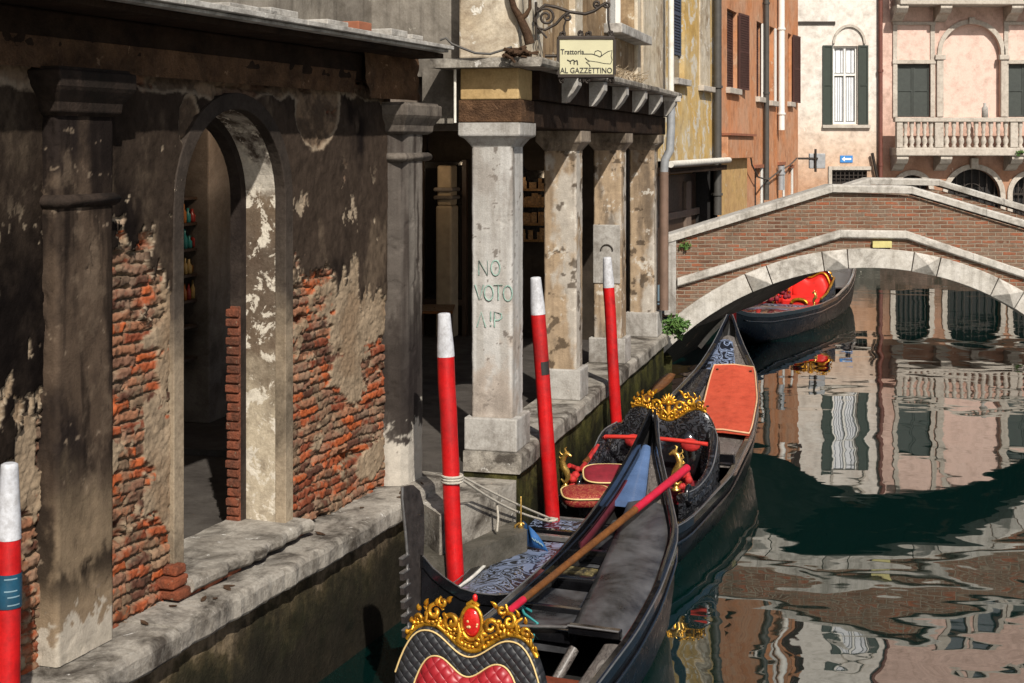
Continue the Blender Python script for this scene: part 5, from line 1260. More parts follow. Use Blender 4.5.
class Boat:
    def __init__(s, name, label, tip, ang_, L, wr, wl_, zg, group='gondolas moored along the quay'):
        s.L = L; s.wr, s.wl, s.zg = tab(wr), tab(wl_), tab(zg)
        s.ang = R(ang_); dv = Vector((math.sin(s.ang), math.cos(s.ang), 0)); s.loc = Vector((tip[0], tip[1], 0)) - dv*(L/2)
        s.mat = Matrix.Translation(s.loc) @ Matrix.Rotation(-s.ang, 4, 'Z')
        s.root = thing(name, label, 'gondola', (0,0,0), group)
        s.zb = lambda d: float(np.interp(d, [0,.4,1.0,1.8,L-2.2,L-1.2,L-.5,L], [s.zg(0)-.12, s.zg(.4)-.38, .12, -.12, -.12, .02, .32, s.zg(L)-.45]))
    def p(s, d, x, z): return Vector((x, s.L/2-d, z))
    def w(s, d, x, z): return s.mat @ s.p(d, x, z)
    def finish(s): s.root.location = s.loc; s.root.rotation_euler = (0,0,-s.ang)
    def build(s, mb, name, mat, parent=None, **k): return mb.build(name, mat, parent or s.root, **k)
    def hull(s):
        L = s.L; ds = [0,.08,.2,.35,.5]+list(np.arange(.7, L-.8, .2))+[L-.7,L-.5,L-.35,L-.2,L-.08,L]
        rings = []; inner = []
        for d in ds:
            l, r, zg, zb = s.wl(d), s.wr(d), s.zg(d), s.zb(d); c = (r-l)/2; h = (r+l)/2
            sec = [(-1,zg),(-.965,zb+(zg-zb)*.62),(-.86,zb+(zg-zb)*.25),(-.66,zb+(zg-zb)*.05),(0,zb),(.66,zb+(zg-zb)*.05),(.86,zb+(zg-zb)*.25),(.965,zb+(zg-zb)*.62),(1,zg)]
            rings.append([s.p(d, c+h*a, z) for a, z in sec])
            hi = max(h-.035, .004); zf = max(zb+.06, .05 if d > 1.2 and d < L-1.5 else zb+.06)
            inner.append([s.p(d, c+hi*a, z) for a, z in ((1,zg-.002),(.95,zb+(zg-zb)*.62),(.8,max(zb+(zg-zb)*.25,zf+.01)),(.6,zf),(-.6,zf),(-.8,max(zb+(zg-zb)*.25,zf+.01)),(-.95,zb+(zg-zb)*.62),(-1,zg-.002))])
        mb = MB(); mb.loft(rings, False, False, True); h_ = s.build(mb, 'hull', M['hull'], fixn=False)
        mb = MB(); mb.loft(inner, False, False, True); s.build(mb, 'inner_hull', M['floor_dark'], h_, fixn=False)
        for side in (-1, 1):
            mb = MB(); rg = []
            for d in ds:
                x = (-s.wl(d) if side < 0 else s.wr(d)); z = s.zg(d); t = .045 if s.wr(d)+s.wl(d) > .2 else .02
                rg.append([s.p(d, x+side*.012, z-.05), s.p(d, x+side*.012, z+.022), s.p(d, x+side*.002, z+.032), s.p(d, x-side*t, z+.03), s.p(d, x-side*(t+.006), z-.05)])
            mb.loft(rg, True, True, False); g = s.build(mb, 'gunwale', M['lacquer'], bevel=.006)
            mb = MB(); mb.tube([s.p(d, (-s.wl(d) if side < 0 else s.wr(d))+side*.012, s.zg(d)+.026) for d in ds], .006, 5); s.build(mb, 'rail_trim', M['steel_edge'], g)
            mb = MB(); mb.tube([s.p(d, (-s.wl(d)*.985 if side < 0 else s.wr(d)*.985)+side*.012, s.zg(d)-.13) for d in ds[4:-4]], .014, 6); s.build(mb, 'rub_rail', M['lacquer'], g)
        return h_
    def deck(s, d0, d1, fl, fr_, dz, mat, name, crown=.03, n=18, parent=None, thick=.03):
        """deck between lateral functions fl(d) and fr_(d)"""
        mb = MB(); rg = []; m = 9
        for i in range(n+1):
            d = d0+(d1-d0)*i/n; a, c = fl(d), fr_(d); z = s.zg(d)+dz
            top = [s.p(d, a+(c-a)*k/m, z + crown*math.sin(PI*k/m)) for k in range(m+1)]
            rg.append(top + [s.p(d, c, z-thick), s.p(d, a, z-thick)])
        mb.loft(rg, True, True, True); return s.build(mb, name, mat, parent)
    def cross(s, d, z, mat, name, wd=.16, th=.03, x0=None, x1=None, parent=None):
        mb = MB(); a = -s.wl(d)+.04 if x0 is None else x0; c = s.wr(d)-.04 if x1 is None else x1
        mb.box(s.p(d, (a+c)/2, z), (c-a, wd, th)); return s.build(mb, name, mat, parent, bevel=.006)
    def ferro(s):
        L = s.L; z0 = s.zg(L); y0 = -L/2
        o = [(.05,z0-.62),(.045,z0-.05),(.07,z0+.15),(.06,z0+.33),(.0,z0+.44),(-.10,z0+.50),(-.24,z0+.52),(-.245,z0+.45),(-.20,z0+.25),(-.17,z0+.10)]
        z = z0+.08
        for i in range(6): o += [(-.17+.006*i,z),(-.262+.008*i,z-.004),(-.262+.008*i,z-.05),(-.17+.008*i,z-.054)]; z -= .092
        o += [(-.10,z-.02),(-.02,z-.10)]
        t = .012; mb = MB(); mb.prism([Vector((-t,y0+y,z_)) for y,z_ in o], [Vector((t,y0+y,z_)) for y,z_ in o]); f = s.build(mb, 'prow_iron', M['steel'], bevel=.003)
        mb = MB(); mb.tube([Vector((0,y0-.245,z0+.52)),Vector((0,y0-.24,z0+.44)),Vector((0,y0-.20,z0+.25)),Vector((0,y0-.172,z0+.1)),Vector((0,y0-.166,z0-.2)),Vector((0,y0-.15,z0-.42))], .010, 5)
        z = z0+.08
        for i in range(6): mb.box(Vector((0,y0-.214+.008*i,z-.002)), (.03,.10,.008)); z -= .092
        s.build(mb, 'bright_edge', M['steel_edge'], f); return f

def hump(x, dip=.16, hw=.56):
    """top edge of a seat back with two humps, x from -1 to 1"""
    a = abs(x)
    y = 1 - dip*(.5+.5*math.cos(PI*min(a/hw, 1))) if a < hw else 1
    if a > hw: y = 1 - .42*((a-hw)/(1-hw))**2.6
    return y
def outline(w, h, z0, inset=0., dip=.16, n=36, foot=.0):
    hw = w/2-inset; pts = []
    for i in range(n+1):
        x = -1+2*i/n; pts.append((x*hw, z0+(h-inset*1.15)*1.0*hump(x, dip)+0))
    return [(-hw+foot, z0)] + pts + [(hw-foot, z0)]
def spir(cx_, cz, r, a0, turns, n=16, sgn=1, k=.85): return [(cx_+r*(1-k*i/n)*math.cos(a0+sgn*2*PI*turns*i/n), cz+r*(1-k*i/n)*math.sin(a0+sgn*2*PI*turns*i/n)) for i in range(n+1)]
def crown(B, parent, d, xc, z0, w, h, topf, lean=.0, medal=False, mat='gold'):
    """gilded openwork cresting that follows the humps of the seat back"""
    mb = MB()
    def P(x, z, y=0.): return B.p(d, xc+x, z) + Vector((0, y - lean*(z-z0), 0))
    def tb(pts, r, yb=0., bulge=.02):
        n = len(pts)-1
        rs = [r*(.55+.45*math.sin(PI*min(max(i/n,.08),.92))) for i in range(n+1)]
        mb.tube([P(x,z,yb-bulge*math.sin(PI*i/n)) for i,(x,z) in enumerate(pts)], rs, 6)
    hw = w/2; xs = np.linspace(-hw, hw, 41)
    mb.tube([P(x, topf(x)+.012) for x in xs], .018, 6); mb.tube([P(x, topf(x)+.045*(1-(abs(x)/hw)**4)+.006, .004) for x in xs], .011, 6)
    rr = random.Random(11)
    for i in range(34):                       # beading and leafwork close to the base band
        x = -hw*.96+2*hw*.96*i/33; zz = topf(x)+.028
        mb.ball(P(x, zz+rr.uniform(-.006,.02), -.012), rr.uniform(.010,.018), 4, (1.2,.7,1))
    for sg_ in (-1, 1):
        S = lambda pts: [(sg_*x, z) for x, z in pts]
        top = lambda f: topf(f*hw)
        u = h
        tb(S(spir(.30*hw, top(.30)+.40*u, .21*u, -1.8, 1.35)), .017); tb(S(spir(.58*hw, top(.58)+.33*u, .18*u, 2.9, 1.3, sgn=-1)), .016)
        tb(S(spir(.82*hw, top(.82)+.20*u, .12*u, -1.5, 1.2)), .013); tb(S(spir(.46*hw, top(.46)+.62*u, .11*u, 1.0, 1.2, sgn=-1)), .013)
        tb(S([(.10*hw,top(.1)+.05*u),(.20*hw,top(.2)+.16*u),(.16*hw,top(.16)+.34*u),(.22*hw,top(.2)+.55*u)]), .018)
        tb(S([(.40*hw,top(.4)+.04*u),(.52*hw,top(.5)+.10*u),(.50*hw,top(.5)+.24*u)]), .016); tb(S([(.62*hw,top(.6)+.03*u),(.72*hw,top(.7)+.12*u),(.68*hw,top(.7)+.32*u),(.76*hw,top(.72)+.40*u)]), .015)
        tb(S([(.84*hw,top(.84)+.02*u),(.93*hw,top(.93)+.10*u),(.90*hw,top(.9)+.22*u)]), .013); tb(S([(.95*hw,top(.95)+.01),(1.0*hw,top(1.)+.08*u)]), .012)
        for f, g, L_, a in ((.36,.70,.13,1.2),(.52,.50,.11,.6),(.70,.42,.12,.9),(.80,.36,.10,.4),(.92,.24,.09,.7),(.25,.25,.12,2.2),(.62,.20,.10,1.9),(.46,.34,.10,2.4),(.97,.12,.07,.2),(.14,.18,.10,1.4)):
            x0, z1 = f*hw, top(f)+g*u; a_ = a; l = L_*u*1.5
            pts = [(x0+l*q*math.cos(a_+.9*q), z1+l*q*math.sin(a_+.9*q)) for q in np.linspace(0,1,6)]
            mb.tube([P(sg_*x, z, -.01-.02*q) for (x, z), q in zip(pts, np.linspace(0,1,6))], [.004,.014,.017,.014,.009,.002], 6, True, .6)
        for k in range(16):
            f = rr.uniform(.1,.92); mb.ball(P(sg_*f*hw, top(f)+rr.uniform(.05,.42)*u*(1.1-f*.6), rr.uniform(-.02,.0)), rr.uniform(.008,.016), 4)
    if not medal:
        zc = topf(0)+.62*h
        for k in range(9):
            a = PI*k/8; mb.tube([P(.0,zc-.02), P(.05*math.cos(a), zc+.05*math.sin(a), -.015), P(.085*math.cos(a), zc+.09*math.sin(a), .0)], [.008,.018,.004], 6)
        mb.ball(P(0,zc,-.02), .03, 6); mb.tube([P(0,topf(0)+.02), P(0,zc)], [.03,.022], 6)
        tb([(-.06,topf(0)+.12),(0,topf(0)+.06),(.06,topf(0)+.12)], .02)
    cr = B.build(mb, 'gilded_crest', M[mat], parent, fixn=True)
    if medal:
        zc = topf(0)+.62*h; rx, rz = .058, .082
        f = MB(); f.tube([P(rx*1.12*math.cos(a), zc+rz*1.12*math.sin(a), -.012) for a in np.linspace(0,2*PI,25)], .013, 6, False); B.build(f, 'medallion_frame', M[mat], parent)
        f = MB(); c = P(0, zc, -.008); f.ball(c, 1, 10, (rx, .022, rz)); B.build(f, 'red_medallion', M['red_gem'], parent)
        f = MB(); rr = random.Random(2)
        for k in range(7): a, q = rr.uniform(0,6.28), rr.uniform(.1,.65); f.ball(P(rx*q*math.cos(a), zc+rz*q*math.sin(a), -.028+.018*q*q), rr.uniform(.006,.011), 4, (1.2,.5,1))
        B.build(f, 'medallion_relief', M['piping'], parent)
        f = MB(); f.ball(P(.012, zc+rz+.055, -.005), .02, 6, (.8,.8,1.2)); B.build(f, 'red_finial', M['red_gem'], parent); f = MB(); f.tube([P(-.035,zc+rz+.01),P(0,zc+rz+.035),P(.035,zc+rz+.01)], .014, 6); B.build(f, 'finial_base', M[mat], parent)
    return cr
def seahorse(B, d, x, z, h, sgn, parent):
    mb = MB(); P = lambda a, c: B.p(d, x, z+c*h)+Vector((a*h*sgn,0,0))
    mb.lathe([(.11*h,0),(.11*h,.03*h),(.06*h,.06*h),(.05*h,.10*h)], B.p(d,x,z), 10)
    mb.tube([P(.12,.20),P(.05,.13),P(-.02,.14),P(-.07,.25),P(-.02,.40),P(.06,.52),P(.09,.66),P(.03,.80),P(-.06,.86),P(-.16,.80)], [.02*h,.04*h,.055*h,.075*h,.095*h,.10*h,.085*h,.07*h,.065*h,.025*h], 8)
    for k in range(4): mb.tube([P(.10-.03*k*.3,.45+.12*k), P(.22-.02*k,.52+.12*k), P(.14,.58+.12*k)], [.03*h,.02*h,.005*h], 5)
    mb.tube([P(-.02,.88),P(.02,.99),P(-.03,1.02)], [.04*h,.03*h,.01*h], 5)
    return B.build(mb, 'brass_figure', M['brass'], parent)

# ---- the gondola in the middle, its stern pointing at the bridge
def common_tables(L, wmul=1.): return None
mid = Boat('gondola', 'middle black gondola with comb shaped prow iron and an orange board on its stern', (2.80, 18.0), 20.6, 9.66,
    [(0,.025),(.5,.27),(1,.52),(2,.74),(3,.87),(4.5,.95),(6,.90),(7.2,.68),(8.3,.44),(9.1,.2),(9.66,.022)],
    [(0,.025),(.5,.10),(1,.18),(2,.28),(3,.34),(4.5,.42),(6,.44),(7.5,.36),(8.4,.22),(9.1,.12),(9.66,.022)],
    [(0,1.42),(.5,1.10),(1,.88),(2,.68),(3.1,.54),(4.5,.42),(6,.37),(7.3,.38),(8.3,.42),(8.8,.48),(9.15,.58),(9.4,.70),(9.66,.96)])
mid.hull(); mid.ferro()
B = mid; L = B.L
# bow deck: carved panel between black margins
B.deck(7.05, 9.35, lambda d: -B.wl(d)+.05, lambda d: B.wr(d)-.05, -.035, M['lacquer'], 'bow_deck', .02)
cd = B.deck(7.15, 9.2, lambda d: -B.wl(d)*.72, lambda d: B.wr(d)*.80-.02, .004, M['carved'], 'carved_panel', .03)
mb = MB(); mb.tube([B.p(d, -B.wl(d)*.78, B.zg(d)+.012) for d in np.linspace(7.2,9.1,14)], .014, 6); B.build(mb, 'deck_moulding', M['pipe_white'], cd)
mb = MB(); mb.tube([B.p(d, B.wr(d)*.84-.02, B.zg(d)+.012) for d in np.linspace(7.2,9.1,14)], .010, 6); B.build(mb, 'deck_moulding', M['lacquer'], cd)
B.cross(7.02, .41, M['steel_edge'], 'deck_edge', .05, .045); B.cross(6.62, .39, M['carved'], 'carved_board', .34, .03); B.cross(6.40, .40, M['steel_edge'], 'deck_edge', .03, .035); B.cross(6.83, .40, M['lacquer'], 'thwart', .06, .05)
# stern deck
sd = B.deck(.3, 4.0, lambda d: -B.wl(d)+.045, lambda d: B.wr(d)-.045, -.035, M['wood_grey'], 'stern_deck', .025)
B.deck(.42, 1.0, lambda d: -B.wl(d)*.62, lambda d: B.wr(d)*.55, .0, M['carved'], 'carved_panel', .03)
B.deck(1.02, 3.9, lambda d: -B.wl(d)*.86, lambda d: B.wr(d)*.02, -.008, M['carved_black'], 'carved_side_panel', .02)
mb = MB(); mb.box(B.p(3.75,.5,.56), (.03,.5,.05)); B.build(mb, 'deck_cleat', M['lacquer'])
B.cross(4.02, .50, M['lacquer'], 'deck_edge', .05, .08)
# seat
def ornate_seat(B, d, xc, w, h, z0, t, mats, crest_w, crest_h, inset, dip=.16, medal=False, lean=.10, n=36):
    """backrest facing the bow (-y)"""
    def ring(ins, y, n=n): return [B.p(d, xc+x, z)+Vector((0,y-lean*0+(z-z0)*lean,0)) for x, z in outline(w, h, z0, ins, dip, n)]
    mb = MB(); mb.loft([ring(.0,.0+t*.15), ring(.0,t*.85), ring(.015,t)], True, True, True)
    mb.loft([ring(.0,t*.15), ring(.012,0), ring(inset*.5,-.012), ring(inset,-.004)], True, True, True)
    bk = B.build(mb, 'backrest', mats[0])
    mb = MB(); mb.loft([ring(inset,.002), ring(inset+.012,-.022), ring(inset+.05,-.040), ring(inset+.12,-.045)], True, True, True); B.build(mb, 'back_cushion', mats[1], bk)
    if medal: mb = MB(); mb.tube([p+Vector((0,-.006,0)) for p in ring(.010,0)[1:-1]], .0055, 5); mb.tube([p+Vector((0,-.012,0)) for p in ring(inset,0)[1:-1]], .0055, 5); B.build(mb, 'piping', M['piping'], bk)
    topf = lambda x: z0+h*hump(max(-1,min(1,x/(w/2))), dip)
    cr = crown(B, bk, d-t*.4, xc, z0, crest_w, crest_h, topf, medal=medal, lean=-lean)
    for c in [cr]+[q for q in children(bk) if 'medallion' in q.name or 'finial' in q.name]: pass
    return bk
mb_seat = ornate_seat(mid, 4.55, .32, 1.02, .74, .30, .08, (M['carved_black'], M['lacquer']), .74, .29, .17, dip=.17)
mb = MB(); mb.box(B.p(4.85,.30,.33), (.95,.5,.14)); B.build(mb, 'seat', M['red_plain'], bevel=.04)
mb = MB(); mb.tube([B.p(4.85,.30+x,.80+.02*math.cos(x*3)) for x in np.linspace(-.5,.5,9)], .02, 8); mb.tube([B.p(4.85,-.20,.80),B.p(4.75,-.30,.72),B.p(5.0,-.34,.6)], .02, 8); B.build(mb, 'hand_rail', M['red_rope'])
for x in (.02,.58):
    mb = MB(); mb.ball(B.p(4.63,x,.735), .5, 8, (.20,.05,.13)); B.build(mb, 'head_cushion', M['red_deep'], mb_seat)
for sgn, x in ((-1,-.34),(1,.86)):                 # scrolled arms
    mb = MB(); cv_ = curve(((4.5,.46,.84),(4.75,.54,.78),(5.05,.56,.60),(5.4,.52,.50),(5.75,.46,.50))); mb.tube([B.p(d_,.30+sgn*x_,z_) for d_,x_,z_ in cv_], .045, 8)
    mb.loft([[B.p(d_,.30+sgn*xo,z1),B.p(d_,.30+sgn*(xo+.04),z1),B.p(d_,.30+sgn*(xo+.04),.2),B.p(d_,.30+sgn*xo,.2)] for d_,xo,z1 in curve(((4.5,.44,.84),(4.75,.52,.78),(5.05,.54,.60),(5.4,.50,.50),(5.75,.44,.50)))], True, True, True)
    ar = B.build(mb, 'armrest', M['carved_black'])
    mb = MB(); mb.tube([B.p(d_,.30+sgn*(x_+.03),z_+.04) for d_,x_,z_ in cv_], .007, 6); B.build(mb, 'arm_highlight', M['steel_edge'], ar)  # silver tube standing in for highlights along the carved arm
    mb = MB(); mb.tube([B.p(5.62-z_, .30+sgn*.50, .52+x_) for x_, z_ in spir(0,0,.12,1.2,1.6)], [.03-.0012*i for i in range(17)], 7); B.build(mb, 'arm_scroll', M['lacquer'], ar)
seahorse(B, 5.35, .62, .47, .40, 1, None); seahorse(B, 5.6, -.36, .47, .36, -1, None)
for dd, xx in ((5.2,.66),(5.45,-.30)):
    mb = MB(); rr = random.Random(int(dd*10))
    for k in range(14): mb.ball(B.p(dd+rr.uniform(-.12,.12),xx+rr.uniform(-.05,.07),.52+rr.uniform(-.05,.10)), rr.uniform(.025,.045), 5)
    B.build(mb, 'red_tassel', M['red_deep'])
mb = MB(); mb.tube([B.p(5.55,-.34,.66),B.p(5.35,-.30,.58),B.p(5.1,-.30,.62),B.p(4.9,-.26,.72)], .022, 7); B.build(mb, 'red_cord', M['red_deep'])
# interior floor, thwart, forcola
mb = MB(); mb.box(B.p(5.6,.27,.10), (1.0,2.4,.03)); B.build(mb, 'floor_board', M['floor_dark'])
mid.finish()
# things carried on it
def world_build(B, mb, name, mat, **k):
    mb.v = [tuple(B.mat @ Vector(v)) for v in mb.v]; return mb.build(name, mat, None, **k)
# orange board over the stern
rg = []
for i in range(15):
    d = 1.02+(3.2-1.02)*i/14; a = .02+.30*(i/14)**1.2; c = B.wr(d)-.01; z = B.zg(d)+.035
    rg.append([B.p(d,a,z),B.p(d,a,z+.028),B.p(d,(a+c)/2,z+.048),B.p(d,c,z+.028),B.p(d,c,z),B.p(d,(a+c)/2,z+.012)])
ob = thing('deck_cover', 'orange red board laid over the stern deck of the middle gondola', 'board', tuple(B.w(3.2,.6,.6)))
mb = MB(); mb.loft(rg, True, True, False); mb.v = [tuple(B.mat @ Vector(v)) for v in mb.v]; mb.build('board', M['orange_cover'], ob)
mb = MB(); e = [r_[1] for r_ in rg]; f = [r_[3] for r_ in rg]; mb.tube(e+[rg[-1][2]]+f[::-1]+[rg[0][2]]+[e[0]], .010, 5); mb.v = [tuple(B.mat @ Vector(v)) for v in mb.v]; mb.build('edge_strip', M['cover_edge'], ob)
mb = MB()
for i, fr_ in ((1,.12),(1,.9),(9,.1)): p = rg[i][1].lerp(rg[i][3], fr_); mb.ball(p+Vector((0,0,.016)), .018, 5, (1,1,.5))
mb.v = [tuple(B.mat @ Vector(v)) for v in mb.v]; mb.build('stud', M['iron'], ob)
# red cushions and stools
def cushion(d, x, z, w, l, h, ang_, tilt, lab, mat, trim=True):
    c = B.w(d, x, z); t = thing('cushion', lab, 'cushion', tuple(c-Vector((0,0,h/2))), 'red cushions of the middle gondola')
    rot = Matrix.Translation(c) @ Matrix.Rotation(-B.ang+R(ang_), 4, 'Z') @ Matrix.Rotation(R(tilt), 4, 'X')
    mb = MB(); n = 20; rings = []
    for zz, k in ((-.5,.90),(-.42,.98),(0,1.0),(.36,.97),(.5,.86),(.56,.5),(.57,.02)):
        rings.append([rot @ Vector((w/2*k*math.copysign(abs(math.cos(a))**.6, math.cos(a)), l/2*k*math.copysign(abs(math.sin(a))**.6, math.sin(a)), h*zz)) for a in [2*PI*i/n for i in range(n)]])
    mb.loft(rings); mb.build('pad', M[mat], t)
    mb = MB(); mb.tube([rot @ Vector((w/2*1.01*math.copysign(abs(math.cos(a))**.6, math.cos(a)), l/2*1.01*math.copysign(abs(math.sin(a))**.6, math.sin(a)), h*.30)) for a in [2*PI*i/32 for i in range(33)]], .008, 5, False); mb.build('gold_braid', M['piping'], t)
cushion(5.95, -.05, .50, .44, .36, .10, 25, 6, 'red brocade cushion nearest the bow of the middle gondola', 'red_cloth')
cushion(5.50, .02, .58, .46, .34, .09, 20, 16, 'dark red velvet cushion with gold braid behind the brocade cushion', 'red_plain')
cushion(5.95, .35, .40, .42, .36, .10, 10, 0, 'red cushion low in the middle gondola hull beside the brocade one', 'red_plain')
# brass stand and blue pennant on the bow deck
bs = thing('brass_stand', 'slim brass lamp stand on the carved bow deck of the middle gondola', 'stand', tuple(B.w(7.95,.06,B.zg(7.95)+.03)), None)
c = gp(521,548,.42); zb_ = c.z; bs.location = c; WL[bs.name] = c; mb = MB()
mb.lathe([(.05,0),(.05,.012),(.022,.03),(.018,.06),(.034,.09),(.020,.12),(.012,.15),(.026,.17),(.012,.19),(.007,.21),(.006,.40),(.0,.41)], c, 10)
for sgn in (-1,1): mb.tube([c+Vector((0,0,.10)), c+Vector((sgn*.05,0,.12)), c+Vector((sgn*.045,0,.18)), c+Vector((sgn*.01,0,.20))], .009, 6)
mb.build('stem', M['brass'], bs)
mb = MB(); q = [yp(523.5,521,c.y), yp(527,546,c.y), yp(549,553,c.y-.12)]
rows = []
for i in range(8):
    s_ = i/7; a_ = q[0].lerp(q[2], s_)+Vector((0,-.02*math.sin(s_*5),.035*math.sin(PI*s_))); c_ = q[1].lerp(q[2], s_)+Vector((0,-.02*math.sin(s_*5),.012*math.sin(PI*s_)))
    rows.append([a_, c_, c_+Vector((-.004,.004,0)), a_+Vector((-.004,.004,0))])
mb.loft(rows, True, True, True); fl = mb.build('pennant', M['flag'], None, label='small blue pennant with faint white print beside the brass stand', cat='flag')
mb = MB()
for k in range(4):
    s_ = .25+.12*k; a_ = q[0].lerp(q[2], s_).lerp(q[1].lerp(q[2], s_), .55)+Vector((.004,-.02*math.sin(s_*5)-.006,.026*math.sin(PI*s_))); dv = (q[2]-q[0]).normalized()*.035; mb.tube([a_, a_+dv], .006, 4, True, .3)
mb.build('print', M['sticker_print'], fl)
# oar lying along the shore side of its stern
def oar(pts, rs, lab, red_first=0., red_last=0., blade=None):
    t = thing('oar', lab, 'oar', tuple(min((Vector(p) for p in pts), key=lambda v: v.z)), 'oars')
    a, c = Vector(pts[0]), Vector(pts[-1]); 
    def seg(f0, f1, mat, name, k=1.):
        mb = MB(); m = 14; mb.tube([a.lerp(c, f0+(f1-f0)*i/m) for i in range(m+1)], [k*(rs[0]+(rs[1]-rs[0])*(f0+(f1-f0)*i/m)) for i in range(m+1)], 10); mb.build(name, mat, t)
    seg(red_first, 1-red_last, M['wood_oar'], 'shaft')
    if red_first: seg(0, red_first, M['oar_red'], 'painted_end', 1.08)
    if red_last: seg(1-red_last, 1, M['oar_red'], 'painted_end', 1.06)
    if blade:
        dv = (c-a).normalized(); sd_ = dv.cross(Vector((0,0,1))).normalized(); up = sd_.cross(dv); L_ = blade; rg = []
        for i in range(9):
            s_ = i/8; w_ = .03+.06*math.sin(PI*min(s_*.75+.1,1)); p = c+dv*L_*s_
            rg.append([p+sd_*w_, p+up*.014, p-sd_*w_, p-up*.014])
        mb = MB(); mb.loft(rg); mb.build('blade', M['wood_oar'], t)
    return t
oar([tuple(B.w(5.2,-.30,.62)), tuple(B.w(2.35,-.40,.80))], (.024,.028), 'tan wooden oar with its blade leaning along the shore side of the middle gondola', blade=1.0)

# ---- the nearest gondola, bow towards the viewer
nr = Boat('gondola', 'nearest black gondola with quilted red and black seat and scuffed black stern deck', (1.24, 12.3), 21.0, 10.6,
    [(0,.025),(.5,.19),(1.0,.39),(1.8,.68),(2.7,.78),(3.4,.80),(4.6,.78),(6,.72),(7.5,.6),(9,.36),(10,.14),(10.6,.02)],
    [(0,.025),(.5,.03),(1.1,.035),(1.7,.045),(2.4,.09),(3.1,.17),(3.9,.25),(4.6,.32),(6,.48),(7.5,.44),(9,.28),(10,.12),(10.6,.02)],
    [(0,1.22),(.5,1.0),(1.1,.83),(2,.66),(3.3,.50),(4.6,.42),(6,.40),(7.5,.45),(9,.65),(10,.95),(10.6,1.15)])
B = nr; nr.hull(); nr.ferro()
xl = lambda d: float(np.interp(d, [.3,1.3,3.4],[.02,.14,.37]))
B.deck(1.25, 3.35, xl, lambda d: B.wr(d)-.045, -.015, M['deck_black'], 'stern_deck', .03)
B.cross(3.37, .50, M['lacquer'], 'deck_edge', .05, .06, x0=.36, x1=.71)
mb = MB(); mb.tube([B.p(3.40,x,.525) for x in (.36,.5,.70)], .008, 5); mb.tube([B.p(3.36,-.26,.44),B.p(3.36,.36,.50)], .012, 5); B.build(mb, 'edge_trim', M['steel_edge'])
B.deck(.35, 1.24, lambda d: -B.wl(d)*.45, lambda d: B.wr(d)*.55, -.03, M['deck_sky_sheen'], 'tail_deck', .02)
B.deck(.30, 1.24, lambda d: B.wr(d)*.56, lambda d: B.wr(d)-.045, -.03, M['wood_grey'], 'side_plank', .005)
B.deck(.30, 1.24, lambda d: -B.wl(d)+.045, lambda d: -B.wl(d)*.46, -.03, M['carved_black'], 'side_plank', .005)
B.deck(1.25, 3.3, lambda d: -B.wl(d)+.045, lambda d: xl(d)-.012, -.17, M['deck_black'], 'lower_deck', .01)
for dd, zz in ((1.5,.62),(2.0,.56),(2.5,.50),(2.95,.44),(3.3,.42)):
    B.cross(dd, zz, M['lacquer'], 'thwart', .05, .09, x0=-B.wl(dd)+.045, x1=xl(dd)-.012)
mb = MB(); mb.box(B.p(2.25,.06,.50), (.42,.26,.03)); pb = B.build(mb, 'carved_hatch', M['lacquer'], bevel=.006)
mb = MB(); mb.box(B.p(2.25,.06,.518), (.24,.14,.012)); B.build(mb, 'gilded_panel', weather('painted_gilt_panel', (.30,.24,.10), (.06,.05,.04), (.02,.02,.02), 14, .8, .48, (.5,.42,.2), .6, rough=.4, world=False), pb)
B.deck(2.62, 3.28, lambda d: -B.wl(d)+.06, lambda d: xl(d)-.02, -.09, M['deck_black'], 'foot_board', .0)
mb = MB()                                           # red inner lining of the shore-side rail
mb.loft([[B.p(d,-B.wl(d)+.05,B.zg(d)-.01),B.p(d,-B.wl(d)+.062,B.zg(d)-.01),B.p(d,-B.wl(d)+.062,B.zg(d)-.09),B.p(d,-B.wl(d)+.05,B.zg(d)-.09)] for d in np.linspace(.9,2.0,12)]); B.build(mb, 'red_lining', simple('dark_red_lining', (.07,.006,.012), .6))
for side in (-1,1):                                 # high coamings near the tail
    mb = MB(); rg = []
    for d in np.linspace(.06,2.6,20):
        x = (-B.wl(d)+.02 if side < 0 else B.wr(d)-.02); k = .09*max(0,1-d/2.6)**.7
        rg.append([B.p(d,x-.016,B.zg(d)+.02),B.p(d,x+.016,B.zg(d)+.02),B.p(d,x+.012,B.zg(d)+.04+k),B.p(d,x-.012,B.zg(d)+.04+k)])
    mb.loft(rg, True, True, False); B.build(mb, 'coaming', M['lacquer'], bevel=.004)
# open hull between deck and seat
B.cross(3.95, .36, M['wood_red'], 'thwart', .15, .04, label_=None) if False else B.cross(3.98, .36, M['wood_red'], 'thwart', .17, .045)
B.deck(3.42, 5.4, lambda d: B.wr(d)-.20-.05*math.sin(d), lambda d: B.wr(d)-.05, -.05, M['wood_grey'], 'side_board', .01)
mb = MB(); mb.tube([B.p(3.45,.42,.40),B.p(3.75,.30,.12)], .035, 6); B.build(mb, 'strut', M['wood_grey'])
mb = MB(); mb.box(B.p(3.7,.02,.30), (.16,.14,.03)); B.build(mb, 'foot_block', M['wood_grey'], bevel=.01)
mb = MB(); mb.box(B.p(4.6,.2,.09), (.9,2.2,.03)); B.build(mb, 'floor_board', M['floor_dark'])
mb = MB(); mb.tube([B.p(3.1,.0,.48),B.p(3.18,-.05,.54),B.p(3.28,.02,.52),B.p(3.25,.10,.46),B.p(3.4,.1,.35),B.p(3.5,.1,.1)], .010, 6); B.build(mb, 'teal_rope', M['teal'])
ornate_seat(nr, 4.62, .155, .92, .62, .20, .10, (M['black_pad'], M['red_pad']), .80, .27, .125, dip=.19, medal=True, lean=.12)
